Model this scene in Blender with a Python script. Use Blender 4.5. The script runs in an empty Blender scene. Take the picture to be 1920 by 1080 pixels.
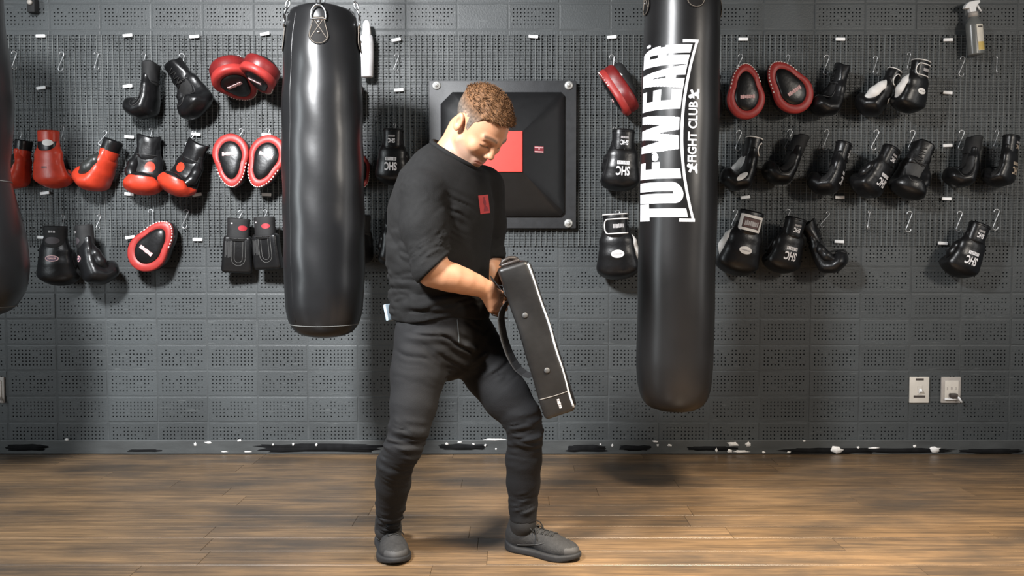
import bpy, bmesh, math, random
import numpy as np
from mathutils import Vector, Matrix, Euler
from mathutils.bvhtree import BVHTree

random.seed(7); rng = np.random.default_rng(7)
SC = bpy.context.scene
COL = SC.collection

# ------------------------------------------------------------------ camera
F_PX, PW, PH = 1650.0, 1920.0, 1080.0
WALL = 4.2                                   # distance of the wall's face
TILT = math.atan(70 / F_PX)
CAM_H = WALL * math.tan(math.atan((850 - 540) / F_PX) + TILT)
cam_d = bpy.data.cameras.new('camera'); cam = bpy.data.objects.new('camera', cam_d); COL.objects.link(cam)
cam_d.sensor_width = 36; cam_d.lens = F_PX / PW * 36; cam_d.clip_start = .05
cam.location = (0, 0, CAM_H); cam.rotation_euler = (math.pi / 2 - TILT, 0, 0)
SC.camera = cam

# ------------------------------------------------------------------ world, lamps, exposure
wd = bpy.data.worlds.new('world'); SC.world = wd; wd.use_nodes = True
wd.node_tree.nodes['Background'].inputs[0].default_value = (.80, .88, 1.0, 1)
wd.node_tree.nodes['Background'].inputs[1].default_value = .13

def area(name, loc, target, size, energy, color, size_y=None, spread=None):
    d = bpy.data.lights.new(name, 'AREA'); d.energy = energy; d.color = color
    d.size = size
    if size_y: d.shape = 'RECTANGLE'; d.size_y = size_y
    if spread: d.spread = math.radians(spread)
    o = bpy.data.objects.new(name, d); COL.objects.link(o); o.location = loc
    o.rotation_euler = (Vector(target) - Vector(loc)).to_track_quat('-Z', 'Y').to_euler()
    return o
area('ceiling_lamp_left', (-1.45, 1.0, 2.7), (-.7, 4.2, .45), .40, 116, (.975, .985, 1.0), None, 96)
area('ceiling_lamp_front', (1.0, 1.5, 2.85), (1.0, 1.95, 0), .5, 112, (1.0, .86, .68), None, 74)
area('ceiling_lamp_right', (2.9, 1.0, 2.0), (1.5, 4.2, .7), .40, 42, (1.0, .92, .82))
area('window_left', (-3.5, 1.7, 1.5), (-.4, 3.5, 1.0), .36, 46, (.90, .97, 1.0), 1.9)
area('window_right', (3.6, 2.3, 1.6), (.4, 3.5, 1.0), .45, 12, (1.0, .98, .95), 1.9)
SC.view_settings.view_transform = 'Standard'; SC.view_settings.look = 'None'
SC.view_settings.gamma = 1; SC.view_settings.use_curve_mapping = False
SC.view_settings.exposure = 0.0

# ------------------------------------------------------------------ helpers
_f = Vector((0, math.cos(TILT), -math.sin(TILT))); _u = Vector((0, math.sin(TILT), math.cos(TILT)))
def P(px, py, Y):
    d = _f + Vector(((px - 960) / F_PX, 0, 0)) + _u * (-(py - 540) / F_PX)
    return Vector((0, 0, CAM_H)) + d * (Y / d.y)
def proj(p):
    v = Vector(p) - Vector((0, 0, CAM_H)); z = v.dot(_f)
    return 960 + F_PX * v.x / z, 540 - F_PX * v.dot(_u) / z
def PN(px, py, Y): return np.array(P(px, py, Y))

def tag(o, label=None, cat=None, group=None, kind=None):
    if label: o['label'] = label
    if cat: o['category'] = cat
    if group: o['group'] = group
    if kind: o['kind'] = kind
    return o
def empty(name, loc=(0, 0, 0)):
    o = bpy.data.objects.new(name, None); COL.objects.link(o); o.location = loc; o.empty_display_size = .05
    return o
def link(name, me, mat=None, parent=None):
    o = bpy.data.objects.new(name, me); COL.objects.link(o)
    if mat is not None and len(me.materials) == 0: me.materials.append(mat)
    if parent is not None: o.parent = parent
    return o
def mesh(name, v, f, smooth=True):
    me = bpy.data.meshes.new(name)
    me.from_pydata([tuple(map(float, p)) for p in v], [], [tuple(map(int, q)) for q in f])
    if smooth: me.polygons.foreach_set('use_smooth', [True] * len(me.polygons))
    me.update(); return me
class MB:                                     # collects shapes of ONE part
    def __init__(s): s.v = []; s.f = []
    def add(s, v, f):
        n = len(s.v); s.v += [tuple(p) for p in v]; s.f += [tuple(i + n for i in q) for q in f]; return s
    def box(s, c, h, R=None, bev=0.0):
        c = Vector(c); b = min(bev, min(h) * .9)
        if b <= 0:
            v = [Vector((x * h[0], y * h[1], z * h[2])) for x in (-1, 1) for y in (-1, 1) for z in (-1, 1)]
            f = [(0, 1, 3, 2), (4, 6, 7, 5), (0, 4, 5, 1), (2, 3, 7, 6), (0, 2, 6, 4), (1, 5, 7, 3)]
        else:
            bm = bmesh.new(); bmesh.ops.create_cube(bm, size=2)
            for q in bm.verts: q.co = Vector((q.co.x * h[0], q.co.y * h[1], q.co.z * h[2]))
            bmesh.ops.bevel(bm, geom=bm.edges[:], offset=b, segments=2, affect='EDGES', profile=.6)
            bm.verts.index_update(); v = [q.co.copy() for q in bm.verts]; f = [[q.index for q in g.verts] for g in bm.faces]; bm.free()
        if R is not None: v = [R @ p for p in v]
        return s.add([p + c for p in v], f)
    def tube(s, pts, r, seg=8, closed=False, cap=True):
        pts = [Vector(p) for p in pts]; n = len(pts); base = len(s.v); rr = r if hasattr(r, '__len__') else [r] * n
        prev = None
        for i, p in enumerate(pts):
            if closed: t = pts[(i + 1) % n] - pts[i - 1]
            else: t = pts[min(i + 1, n - 1)] - pts[max(i - 1, 0)]
            t.normalize()
            if prev is None:
                a = Vector((0, 0, 1)) if abs(t.z) < .9 else Vector((1, 0, 0))
                x = t.cross(a).normalized()
            else: x = (prev - t * prev.dot(t)).normalized()
            prev = x; y = t.cross(x)
            for k in range(seg):
                a = 2 * math.pi * k / seg
                s.v.append(tuple(p + (x * math.cos(a) + y * math.sin(a)) * rr[i]))
        for i in range(n if closed else n - 1):
            for k in range(seg):
                a = base + i * seg; b = base + ((i + 1) % n) * seg
                s.f.append((a + k, a + (k + 1) % seg, b + (k + 1) % seg, b + k))
        if cap and not closed:
            s.f.append(tuple(base + k for k in reversed(range(seg)))); s.f.append(tuple(base + (n - 1) * seg + k for k in range(seg)))
        return s
    def lathe(s, prof, c=(0, 0, 0), seg=32, R=None, sx=1, sy=1):   # prof: (r, z) list
        base = len(s.v); c = Vector(c)
        for r, z in prof:
            for k in range(seg):
                a = 2 * math.pi * k / seg; p = Vector((r * math.cos(a) * sx, r * math.sin(a) * sy, z))
                if R is not None: p = R @ p
                s.v.append(tuple(p + c))
        for i in range(len(prof) - 1):
            for k in range(seg):
                a = base + i * seg; b = a + seg
                s.f.append((a + k, a + (k + 1) % seg, b + (k + 1) % seg, b + k))
        s.f.append(tuple(base + k for k in reversed(range(seg))))
        s.f.append(tuple(base + (len(prof) - 1) * seg + k for k in range(seg)))
        return s
    def mesh(s, name, smooth=True): return mesh(name, s.v, s.f, smooth)
    def build(s, name, mat, parent=None, smooth=True): return link(name, s.mesh(name, smooth), mat, parent)
def autosmooth(o, ang=40):
    me = o.data if hasattr(o, 'data') else o
    me.set_sharp_from_angle(angle=math.radians(ang)); return o

# ------------------------------------------------------------------ materials
MATS = {}
def mat(name, col, rough=.5, metal=0.0, var=.12, vscale=30, bump=.0, bscale=200, spec=.5, coat=0, rand=0.0, stretch=(1, 1, 1), attr=None, sss=0, trans=0, alpha=1):
    if name in MATS: return MATS[name]
    m = bpy.data.materials.new(name); m.use_nodes = True; MATS[name] = m
    nt = m.node_tree; N = nt.nodes; L = nt.links; b = N['Principled BSDF']
    tc = N.new('ShaderNodeTexCoord'); mp = N.new('ShaderNodeMapping'); mp.inputs['Scale'].default_value = stretch
    L.new(tc.outputs['Object'], mp.inputs[0])
    nz = N.new('ShaderNodeTexNoise'); nz.inputs['Scale'].default_value = vscale; nz.inputs['Detail'].default_value = 4
    L.new(mp.outputs[0], nz.inputs['Vector'])
    mr = N.new('ShaderNodeMapRange'); mr.inputs[1].default_value = .3; mr.inputs[2].default_value = .7
    mr.inputs[3].default_value = 1 - var; mr.inputs[4].default_value = 1 + var
    L.new(nz.outputs[0], mr.inputs[0])
    hs = N.new('ShaderNodeHueSaturation')
    hs.inputs['Color'].default_value = (*col, 1)
    if attr:
        at = N.new('ShaderNodeAttribute'); at.attribute_name = attr; L.new(at.outputs['Color'], hs.inputs['Color'])
    val = mr.outputs[0]
    if rand:
        oi = N.new('ShaderNodeObjectInfo'); m2 = N.new('ShaderNodeMapRange'); m2.inputs[3].default_value = 1 - rand; m2.inputs[4].default_value = 1 + rand
        L.new(oi.outputs['Random'], m2.inputs[0]); mm = N.new('ShaderNodeMath'); mm.operation = 'MULTIPLY'
        L.new(val, mm.inputs[0]); L.new(m2.outputs[0], mm.inputs[1]); val = mm.outputs[0]
    L.new(val, hs.inputs['Value']); L.new(hs.outputs[0], b.inputs['Base Color'])
    b.inputs['Roughness'].default_value = rough; b.inputs['Metallic'].default_value = metal
    b.inputs['Specular IOR Level'].default_value = spec
    if coat: b.inputs['Coat Weight'].default_value = coat; b.inputs['Coat Roughness'].default_value = .15
    if sss: b.inputs['Subsurface Weight'].default_value = sss; b.inputs['Subsurface Radius'].default_value = (.012, .005, .003); b.inputs['Subsurface Scale'].default_value = 1
    if trans: b.inputs['Transmission Weight'].default_value = trans
    if bump:
        n2 = N.new('ShaderNodeTexNoise'); n2.inputs['Scale'].default_value = bscale; n2.inputs['Detail'].default_value = 3
        L.new(mp.outputs[0], n2.inputs['Vector'])
        bp = N.new('ShaderNodeBump'); bp.inputs['Strength'].default_value = bump; bp.inputs['Distance'].default_value = .002
        L.new(n2.outputs[0], bp.inputs['Height']); L.new(bp.outputs[0], b.inputs['Normal'])
    return m
M_BLACK = mat('black leather', (.0065, .0065, .007), .33, spec=.42, var=.3, bump=.35, bscale=60, vscale=12)
M_BLACKM = mat('matt black fabric', (.009, .009, .0095), .75, var=.3, bump=.3, bscale=500)
M_VINYL = mat('black bag vinyl', (.0085, .0085, .009), .31, var=.2, bump=.25, bscale=14, vscale=5)
M_VINYL2 = mat('black printed bag vinyl', (.0095, .009, .0092), .34, var=.2, bump=.2, bscale=14, vscale=5)
M_CHAR = mat('charcoal leather', (.022, .0215, .0215), .55, var=.25, bump=.3, bscale=80)
M_RED = mat('red leather', (.50, .042, .018), .36, var=.12, bump=.2, bscale=60)
M_REDM = mat('red mitt leather', (.34, .030, .026), .46, var=.12, bump=.2, bscale=60)
M_DRED = mat('dark red leather', (.16, .012, .012), .4, var=.2, bump=.2, bscale=60)
M_WHITE = mat('white leather', (.78, .76, .73), .5, var=.06, bump=.1, bscale=80)
M_PRINT = mat('white print', (.82, .81, .83), .55, var=.04)
M_PRINTG = mat('grey print', (.42, .40, .40), .55, var=.2, vscale=400)
M_PINK = mat('pale pink print', (.66, .40, .40), .55, var=.25, vscale=300)
M_PURP = mat('faded purple print', (.30, .24, .36), .6, var=.3, vscale=200)
M_TAN = mat('worn tan print', (.42, .34, .26), .6, var=.3, vscale=200)
M_STEEL = mat('steel wire', (.52, .53, .54), .35, 0.75, var=.15)
M_CHROME = mat('chrome', (.75, .75, .76), .18, 1.0, var=.05)
M_WIRE = mat('painted mesh wire', (.105, .113, .112), .5, var=.3, vscale=8, spec=.6)
M_WHITEP = mat('white plastic', (.80, .80, .80), .4, var=.04)
M_IVORY = mat('ivory plastic', (.56, .52, .46), .45, var=.05)
M_GREYP = mat('grey plate plastic', (.36, .33, .30), .5, var=.08)
M_DARKP = mat('dark brown plastic', (.05, .04, .035), .5)
M_SEAM = mat('grey seam thread', (.10, .10, .095), .7)
# ------------------------------------------------------------------ the room
def room_mats():
    m = mat('painted block', (.0, .0, .0)); nt = m.node_tree; N = nt.nodes; L = nt.links
    # charcoal paint, rolled on unevenly, slightly different from block to block
    N.clear(); out = N.new('ShaderNodeOutputMaterial'); b = N.new('ShaderNodeBsdfPrincipled'); L.new(b.outputs[0], out.inputs[0])
    g = N.new('ShaderNodeNewGeometry'); oi = N.new('ShaderNodeObjectInfo')
    n1 = N.new('ShaderNodeTexNoise'); n1.inputs['Scale'].default_value = 2.2; n1.inputs['Detail'].default_value = 6; L.new(g.outputs['Position'], n1.inputs['Vector'])
    r1 = N.new('ShaderNodeValToRGB'); e = r1.color_ramp.elements; e[0].position = .3; e[0].color = (.034, .0382, .0398, 1); e[1].position = .72; e[1].color = (.053, .0595, .062, 1)
    L.new(n1.outputs[0], r1.inputs[0])
    mp = N.new('ShaderNodeMapping'); mp.inputs['Scale'].default_value = (6, 6, 60); L.new(g.outputs['Position'], mp.inputs[0])
    n2 = N.new('ShaderNodeTexNoise'); n2.inputs['Scale'].default_value = 2.0; n2.inputs['Detail'].default_value = 5; L.new(mp.outputs[0], n2.inputs['Vector'])
    r2 = N.new('ShaderNodeMapRange'); r2.inputs[1].default_value = .63; r2.inputs[2].default_value = .78; r2.inputs[4].default_value = .35; L.new(n2.outputs[0], r2.inputs[0])
    mx = N.new('ShaderNodeMix'); mx.data_type = 'RGBA'; L.new(r2.outputs[0], mx.inputs[0]); L.new(r1.outputs[0], mx.inputs[6]); mx.inputs[7].default_value = (.14, .15, .147, 1)
    mr = N.new('ShaderNodeMapRange'); mr.inputs[3].default_value = .90; mr.inputs[4].default_value = 1.10; L.new(oi.outputs['Random'], mr.inputs[0])
    hs = N.new('ShaderNodeHueSaturation'); L.new(mr.outputs[0], hs.inputs['Value']); L.new(mx.outputs[2], hs.inputs['Color']); L.new(hs.outputs[0], b.inputs['Base Color'])
    b.inputs['Roughness'].default_value = .5
    bp = N.new('ShaderNodeBump'); bp.inputs['Strength'].default_value = .3; bp.inputs['Distance'].default_value = .003
    n3 = N.new('ShaderNodeTexNoise'); n3.inputs['Scale'].default_value = 130; L.new(g.outputs['Position'], n3.inputs['Vector']); L.new(n3.outputs[0], bp.inputs['Height']); L.new(bp.outputs[0], b.inputs['Normal'])
    w = mat('stained plank', (0, 0, 0)); nt = w.node_tree; N = nt.nodes; L = nt.links
    N.clear(); out = N.new('ShaderNodeOutputMaterial'); b = N.new('ShaderNodeBsdfPrincipled'); L.new(b.outputs[0], out.inputs[0])
    tc = N.new('ShaderNodeTexCoord'); g = N.new('ShaderNodeNewGeometry'); oi = N.new('ShaderNodeObjectInfo')
    ad = N.new('ShaderNodeVectorMath'); ad.operation = 'MULTIPLY_ADD'; L.new(oi.outputs['Random'], ad.inputs[0]); ad.inputs[1].default_value = (37, 19, 5); L.new(tc.outputs['Object'], ad.inputs[2])
    mp = N.new('ShaderNodeMapping'); mp.inputs['Scale'].default_value = (1.4, 26, 1); L.new(ad.outputs[0], mp.inputs[0])
    n1 = N.new('ShaderNodeTexNoise'); n1.inputs['Scale'].default_value = 2.2; n1.inputs['Detail'].default_value = 8; n1.inputs['Roughness'].default_value = .65; L.new(mp.outputs[0], n1.inputs['Vector'])
    r1 = N.new('ShaderNodeValToRGB'); e = r1.color_ramp.elements; e[0].position = .28; e[0].color = (.050, .033, .020, 1); e[1].position = .74; e[1].color = (.235, .146, .074, 1)
    L.new(n1.outputs[0], r1.inputs[0])
    # worn dark scuffs that run on from board to board
    m3 = N.new('ShaderNodeMapping'); m3.inputs['Scale'].default_value = (1.3, 3.4, 1); L.new(g.outputs['Position'], m3.inputs[0])
    n2 = N.new('ShaderNodeTexNoise'); n2.inputs['Scale'].default_value = 1.25; n2.inputs['Detail'].default_value = 7; n2.inputs['Roughness'].default_value = .62; L.new(m3.outputs[0], n2.inputs['Vector'])
    r2 = N.new('ShaderNodeMapRange'); r2.inputs[1].default_value = .40; r2.inputs[2].default_value = .66; r2.inputs[4].default_value = .85; L.new(n2.outputs[0], r2.inputs[0])
    mx = N.new('ShaderNodeMix'); mx.data_type = 'RGBA'; L.new(r2.outputs[0], mx.inputs[0]); L.new(r1.outputs[0], mx.inputs[6]); mx.inputs[7].default_value = (.040, .033, .027, 1)
    mr = N.new('ShaderNodeMapRange'); mr.inputs[3].default_value = .84; mr.inputs[4].default_value = 1.16; L.new(oi.outputs['Random'], mr.inputs[0])
    hs = N.new('ShaderNodeHueSaturation'); L.new(mr.outputs[0], hs.inputs['Value']); L.new(mx.outputs[2], hs.inputs['Color']); L.new(hs.outputs[0], b.inputs['Base Color'])
    b.inputs['Roughness'].default_value = .38; b.inputs['Specular IOR Level'].default_value = .45
    bp = N.new('ShaderNodeBump'); bp.inputs['Strength'].default_value = .2; bp.inputs['Distance'].default_value = .002; L.new(n1.outputs[0], bp.inputs['Height']); L.new(bp.outputs[0], b.inputs['Normal'])
    return m, w
M_BLOCK, M_PLANK = room_mats()
M_MORTAR = mat('painted mortar', (.045, .050, .0515), .6, var=.2, vscale=12, bump=.4, bscale=90)
M_BASE = mat('painted baseboard', (.046, .049, .049), .5, var=.25, vscale=6, bump=.2, bscale=60, stretch=(1, 1, 4))
M_SMEAR = mat('black rubber smear', (.006, .006, .0065), .9, var=.3, spec=.15)
M_CHIP = mat('bare plaster', (.72, .70, .68), .8, var=.12, vscale=120)
M_SUB = mat('dark subfloor', (.02, .016, .012), .8)
M_CEIL = mat('dark ceiling paint', (.05, .05, .05), .8)

XL, XR = -3.6, 3.6
BW, BH = .2405, .1243
x_joint = P(1141, 700, WALL).x; z_joint = P(960, 646.6, WALL).z
wall = MB().box(((XL + XR) / 2, WALL + .0780, 1.45), ((XR - XL) / 2, .06, 1.5)).build('wall_back', M_MORTAR, smooth=False)
tag(wall, 'charcoal painted wall of perforated acoustic blocks', None, kind='structure')

def block_mesh(seed, holes=True):
    r = random.Random(seed); hw, hh = (BW - .005) / 2, (BH - .005) / 2
    nx, nz, pit, hs = 12, 5, .0172, .0031
    xs = [-hw, -hw + .004]; zs = [-hh, -hh + .004]
    for i in range(nx): c = (i - (nx - 1) / 2) * pit; xs += [c - hs, c + hs]
    for i in range(nz): c = (i - (nz - 1) / 2) * pit; zs += [c - hs, c + hs]
    xs += [hw - .004, hw]; zs += [hh - .004, hh]
    v = []; f = []; nX, nZ = len(xs), len(zs)
    for j, z in enumerate(zs):
        for i, x in enumerate(xs):
            e = i in (0, nX - 1) or j in (0, nZ - 1)
            v.append((x, .0007 if e else 0.0, z))
    def vid(i, j): return j * nX + i
    open_p = r.uniform(.78, .97) if holes else 0
    if not holes:
        v = []; 
        for j, z in enumerate((zs[0], zs[1], zs[-2], zs[-1])):
            for i, x in enumerate((xs[0], xs[1], xs[-2], xs[-1])):
                v.append((x, .0007 if i in (0, 3) or j in (0, 3) else 0.0, z))
        f = [(j * 4 + i, j * 4 + i + 1, j * 4 + i + 5, j * 4 + i + 4) for j in range(3) for i in range(3)]
        nX, nZ = 4, 4
    else:
        for j in range(nZ - 1):
            for i in range(nX - 1):
                q = (vid(i, j), vid(i + 1, j), vid(i + 1, j + 1), vid(i, j + 1))
                hole = i >= 2 and j >= 2 and i % 2 == 0 and j % 2 == 0 and i < nX - 3 and j < nZ - 3
                if hole and r.random() < open_p:
                    n = len(v); v += [(v[k][0], .010, v[k][2]) for k in q]
                    f += [(q[a], q[(a + 1) % 4], n + (a + 1) % 4, n + a) for a in range(4)]; f.append((n, n + 1, n + 2, n + 3))
                else: f.append(q)
    # sides going back into the mortar
    ring = [j * nX for j in range(nZ)]; ring = [i for i in range(nX)] + [j * nX + nX - 1 for j in range(1, nZ)] + [(nZ - 1) * nX + i for i in range(nX - 2, -1, -1)] + [j * nX for j in range(nZ - 2, 0, -1)]
    n = len(v); v += [(v[k][0], .012, v[k][2]) for k in ring]; m = len(ring)
    f += [(ring[(a + 1) % m], ring[a], n + a, n + (a + 1) % m) for a in range(m)]
    me = mesh('block', v, f, False); me.materials.append(M_BLOCK); return me
BLK = [block_mesh(s) for s in range(6)] + [block_mesh(99, False)]
cells = []
for j in range(-14, 22):
    for i in range(-24, 24):
        cx = x_joint + (i + .5) * BW; cz = z_joint + (j + .5) * BH
        if cx - BW / 2 < XL or cx + BW / 2 > XR or cz - BH / 2 < .0 or cz + BH / 2 > 2.95: continue
        px, py = proj((cx, WALL, cz)); v = random.randrange(6)
        if py < 62 and (840 < px < 960 or 1040 < px < 1150 or 1420 < px < 1525): v = 6
        vis = -45 < px < 1965 and -22 < py
        hid = (548 < px < 660 and 30 < py < 600) or (1215 < px < 1325 and py < 740) or (760 < px < 890 and 330 < py < 640) or (850 < px < 1035 and 180 < py < 400)
        cells.append((0 if vis and not hid else 1, abs(px - 960), cx, cz, v))
cells.sort()
mort = MB()
for j in range(-14, 23):
    z = z_joint + j * BH
    if 0 < z < 2.95: mort.box((0, WALL + .0096, z), (XR, .0085, .0045))
for i in range(-24, 25):
    x = x_joint + i * BW
    if XL < x < XR: mort.box((x, WALL + .0098, 1.45), (.0045, .0085, 1.5))
tag(mort.build('mortar', M_MORTAR, wall, smooth=False), kind='stuff')
rest = MB()
for n, (a, b_, cx, cz, v) in enumerate(cells):
    dy = random.uniform(-.0015, .0015)
    if n < 300 and a == 0:
        o = link('block', BLK[v], None, wall); o.location = (cx, WALL + dy, cz)
    else:
        me = BLK[v]; rest.add([(p.co.x + cx, p.co.y + WALL + dy, p.co.z + cz) for p in me.vertices], [tuple(q.vertices) for q in me.polygons])
o = rest.build('blocks', M_BLOCK, wall, smooth=False); tag(o, kind='stuff')

# floor of boards running along the wall
YF0, YF1 = -.6, WALL + .03
floor = MB().box(((XL + XR) / 2, (YF0 + YF1) / 2, -.03), ((XR - XL) / 2, (YF1 - YF0) / 2, .016)).build('floor', M_SUB, smooth=False)
tag(floor, 'worn brown plank floor of the gym', kind='structure')
PWD = .128
PLM = {}
def plank_mesh(L):
    if L in PLM: return PLM[L]
    h = (L / 2 - .0004, PWD / 2 - .0005); b = .0009
    v = [(sx * h[0], sy * h[1], -.014) for sx, sy in ((-1, -1), (1, -1), (1, 1), (-1, 1))] + [(sx * h[0], sy * h[1], -b) for sx, sy in ((-1, -1), (1, -1), (1, 1), (-1, 1))] + [(sx * (h[0] - b), sy * (h[1] - b), 0) for sx, sy in ((-1, -1), (1, -1), (1, 1), (-1, 1))]
    f = [(8, 9, 10, 11)] + [(4 + k, 4 + (k + 1) % 4, 8 + (k + 1) % 4, 8 + k) for k in range(4)] + [(k, (k + 1) % 4, 4 + (k + 1) % 4, 4 + k) for k in range(4)]
    me = mesh('plank', v, f, False); me.materials.append(M_PLANK); PLM[L] = me; return me
y = YF1 - PWD / 2; row = 0; rest = MB()
while y > YF0:
    x = XL - random.uniform(0, 1.2)
    while x < XR:
        L = random.choice((.9, 1.2, 1.5, 1.8)); c = x + L / 2; x += L
        if c - L / 2 < XL - .3 or c + L / 2 > XR + .3: continue
        a = proj((c, max(y, .8), 0))
        if y > 2.3 and -250 < a[0] < 2170 or y > 2.5:
            o = link('plank', plank_mesh(L), None, floor); o.location = (c, y, 0)
        else:
            me = plank_mesh(L); rest.add([(p.co.x + c, p.co.y + y, p.co.z) for p in me.vertices], [tuple(q.vertices) for q in me.polygons])
    y -= PWD; row += 1
tag(rest.build('planks', M_PLANK, floor, smooth=False), kind='stuff')
ceil = MB().box(((XL + XR) / 2, 2.4, 3.02), ((XR - XL) / 2, 1.9, .06)).build('ceiling', M_CEIL, smooth=False)
tag(ceil, 'dark ceiling above the heavy bags', kind='structure')

# baseboard with scuffs and knocked-off paint
zb = P(960, 824, WALL).z
bb = MB().box(((XL + XR) / 2, WALL - .004, zb / 2), ((XR - XL) / 2, .012, zb / 2), bev=.004).build('baseboard_back', M_BASE, smooth=False)
tag(bb, 'scuffed grey baseboard with chipped paint', kind='structure')
YB = WALL - .0165
def blob(cx, cy, w, h, seed, rag=.25, n=18, pw=1.0):
    r = random.Random(seed); c = P(cx, cy, YB); s = WALL / F_PX
    v = [(c.x, YB - .0006, c.z)]; 
    for k in range(n):
        a = 2 * math.pi * k / n; q = 1 + r.uniform(-rag, rag)
        ca, sa = math.cos(a), math.sin(a)
        v.append((c.x + math.copysign(abs(ca) ** pw, ca) * w / 2 * s * q, YB - .0004, max(.002, c.z + math.copysign(abs(sa) ** pw, sa) * h / 2 * s * q)))
    f = [(0, 1 + (k + 1) % n, 1 + k) for k in range(n)]
    n0 = len(v); v += [(p[0], YB + .001, p[2]) for p in v[1:n0]]
    f += [(1 + k, 1 + (k + 1) % n, n0 + (k + 1) % n, n0 + k) for k in range(n)]
    return v, f
for i, (cx, cy, w, h) in enumerate([(50, 839, 76, 12), (600, 840, 240, 16), (270, 845, 60, 5), (870, 838, 90, 11), (1100, 841, 80, 13), (1190, 840, 60, 10), (1335, 841, 90, 8), (1560, 845, 190, 11), (1700, 845, 170, 9), (1860, 846, 120, 9)]):
    v, f = blob(cx, cy, w, h, i, .16, 26, .6); link('scuff_mark', mesh('scuff_mark', v, f), M_SMEAR, bb)
for i, (cx, cy, w, h) in enumerate([(1374, 833, 20, 9), (1403, 833, 10, 9), (1390, 847, 26, 5), (1368, 846, 8, 7), (1568, 843, 22, 12), (1753, 843, 20, 10), (1228, 828, 9, 4), (1256, 835, 9, 4), (1148, 835, 4, 5), (1233, 835, 4, 4), (1640, 840, 20, 3), (1715, 837, 6, 6), (1609, 839, 5, 4), (390, 830, 14, 4), (366, 833, 4, 7), (449, 826, 8, 5), (550, 833, 4, 5), (512, 834, 3, 4), (593, 834, 4, 5), (838, 832, 5, 5), (862, 829, 8, 3), (888, 833, 5, 3), (910, 835, 4, 4), (930, 842, 4, 4), (1126, 833, 3, 3), (1432, 848, 6, 4), (1479, 848, 7, 4), (1343, 844, 4, 8), (420, 847, 14, 2), (465, 847, 18, 2), (125, 824, 8, 4), (928, 824, 46, 3), (1508, 827, 6, 3)]):
    v, f = blob(cx, cy, w, h, 50 + i, .35, 12); v = [(p[0], p[1] - .0006, p[2]) for p in v]; link('paint_chip', mesh('paint_chip', v, f), M_CHIP, bb)

# wire mesh screwed over the upper wall
YM = WALL - .012
zt, zbm = P(960, 65, YM).z, P(960, 461, YM).z
def mesh_panel(x0, x1, label):
    root = empty('wire_mesh_panel', (x0, YM, zbm)); tag(root, label, 'wire mesh', 'wire mesh panels on the wall')
    n = int(round((x1 - x0) / .0257)); mv = MB(); mh = MB()
    for k in range(n + 1):
        x = k * (x1 - x0) / n
        mv.tube([(x, 0, 0), (x, 0, zt - zbm)], .0017, 5, cap=False)
    m = int(round((zt - zbm) / .0127))
    for k in range(m + 1):
        z = k * (zt - zbm) / m
        mh.tube([(0, .0024, z), (x1 - x0, .0024, z)], .0009, 4, cap=False)
    tag(mv.build('vertical_wires', M_WIRE, root), kind='stuff'); tag(mh.build('horizontal_wires', M_WIRE, root), kind='stuff')
    return root
XS = P(655, 200, YM).x
panL = mesh_panel(XL + .02, XS - .004, 'grey wire mesh left of the plain heavy bag, behind the red gloves')
panR = mesh_panel(XS + .004, XR - .02, 'grey wire mesh right of the plain heavy bag, behind the square wall pad')
clip = MB().box((0, -.004, 0), (.0225, .004, .0075), bev=.003).mesh('clip', False); clip.materials.append(M_WHITEP)
for (cx, cy) in [(77, 68), (240, 67), (365, 69), (497, 64), (743, 75), (1000, 69), (1393, 74), (1575, 74), (1777, 75), (78, 165), (240, 162), (748, 169), (1776, 174), (243, 257), (368, 252), (500, 253), (1776, 273), (85, 362), (243, 364), (370, 365), (500, 365), (1397, 370), (1574, 370), (1774, 373), (80, 445), (245, 445), (371, 449), (1573, 453), (1767, 456), (1147, 70)]:
    par = panL if cx < 655 else panR
    o = link('clip', clip, None, par); p = P(cx, cy, YM - .002); o.location = p - par.location; o.rotation_euler = (0, random.uniform(-.18, .1), 0)

# ------------------------------------------------------------------ signed-distance modelling (organic shapes)
def vlen(q): return np.sqrt((q * q).sum(-1))
def sph(p, c, r): return vlen(p - np.asarray(c)) - r
def ell(p, c, r):
    r = np.asarray(r); q = (p - np.asarray(c)); k0 = vlen(q / r); k1 = vlen(q / (r * r)) + 1e-9
    return k0 * (k0 - 1) / k1
def rcone(p, a, b, ra, rb):
    a = np.asarray(a, float); b = np.asarray(b, float); ba = b - a
    h = np.clip(((p - a) @ ba) / (ba @ ba), 0, 1)
    return vlen(p - a - h[:, None] * ba) - (ra + (rb - ra) * h)
def chain(p, pts, k=.015):                     # pts: (x,y,z,r)
    d = None
    for a, b in zip(pts[:-1], pts[1:]):
        e = rcone(p, a[:3], b[:3], a[3], b[3]); d = e if d is None else smin(d, e, k)
    return d
def smin(a, b, k):
    h = np.clip(.5 + .5 * (b - a) / k, 0, 1); return b + (a - b) * h - k * h * (1 - h)
def smax(a, b, k): return -smin(-a, -b, k)
def etube(p, a, b, ra, rb, L, Fd):             # elliptical tube: radii (lateral, depth)
    a = np.asarray(a, float); b = np.asarray(b, float); ba = b - a
    h = np.clip(((p - a) @ ba) / (ba @ ba), 0, 1); q = p - a - h[:, None] * ba
    ru = ra[0] + (rb[0] - ra[0]) * h; rv = ra[1] + (rb[1] - ra[1]) * h; rw = (ru + rv) / 2
    U = np.cross(L, Fd)
    k = np.sqrt((q @ L / ru) ** 2 + (q @ Fd / rv) ** 2 + (q @ U / rw) ** 2)
    return (k - 1) * np.minimum(ru, rv)
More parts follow.
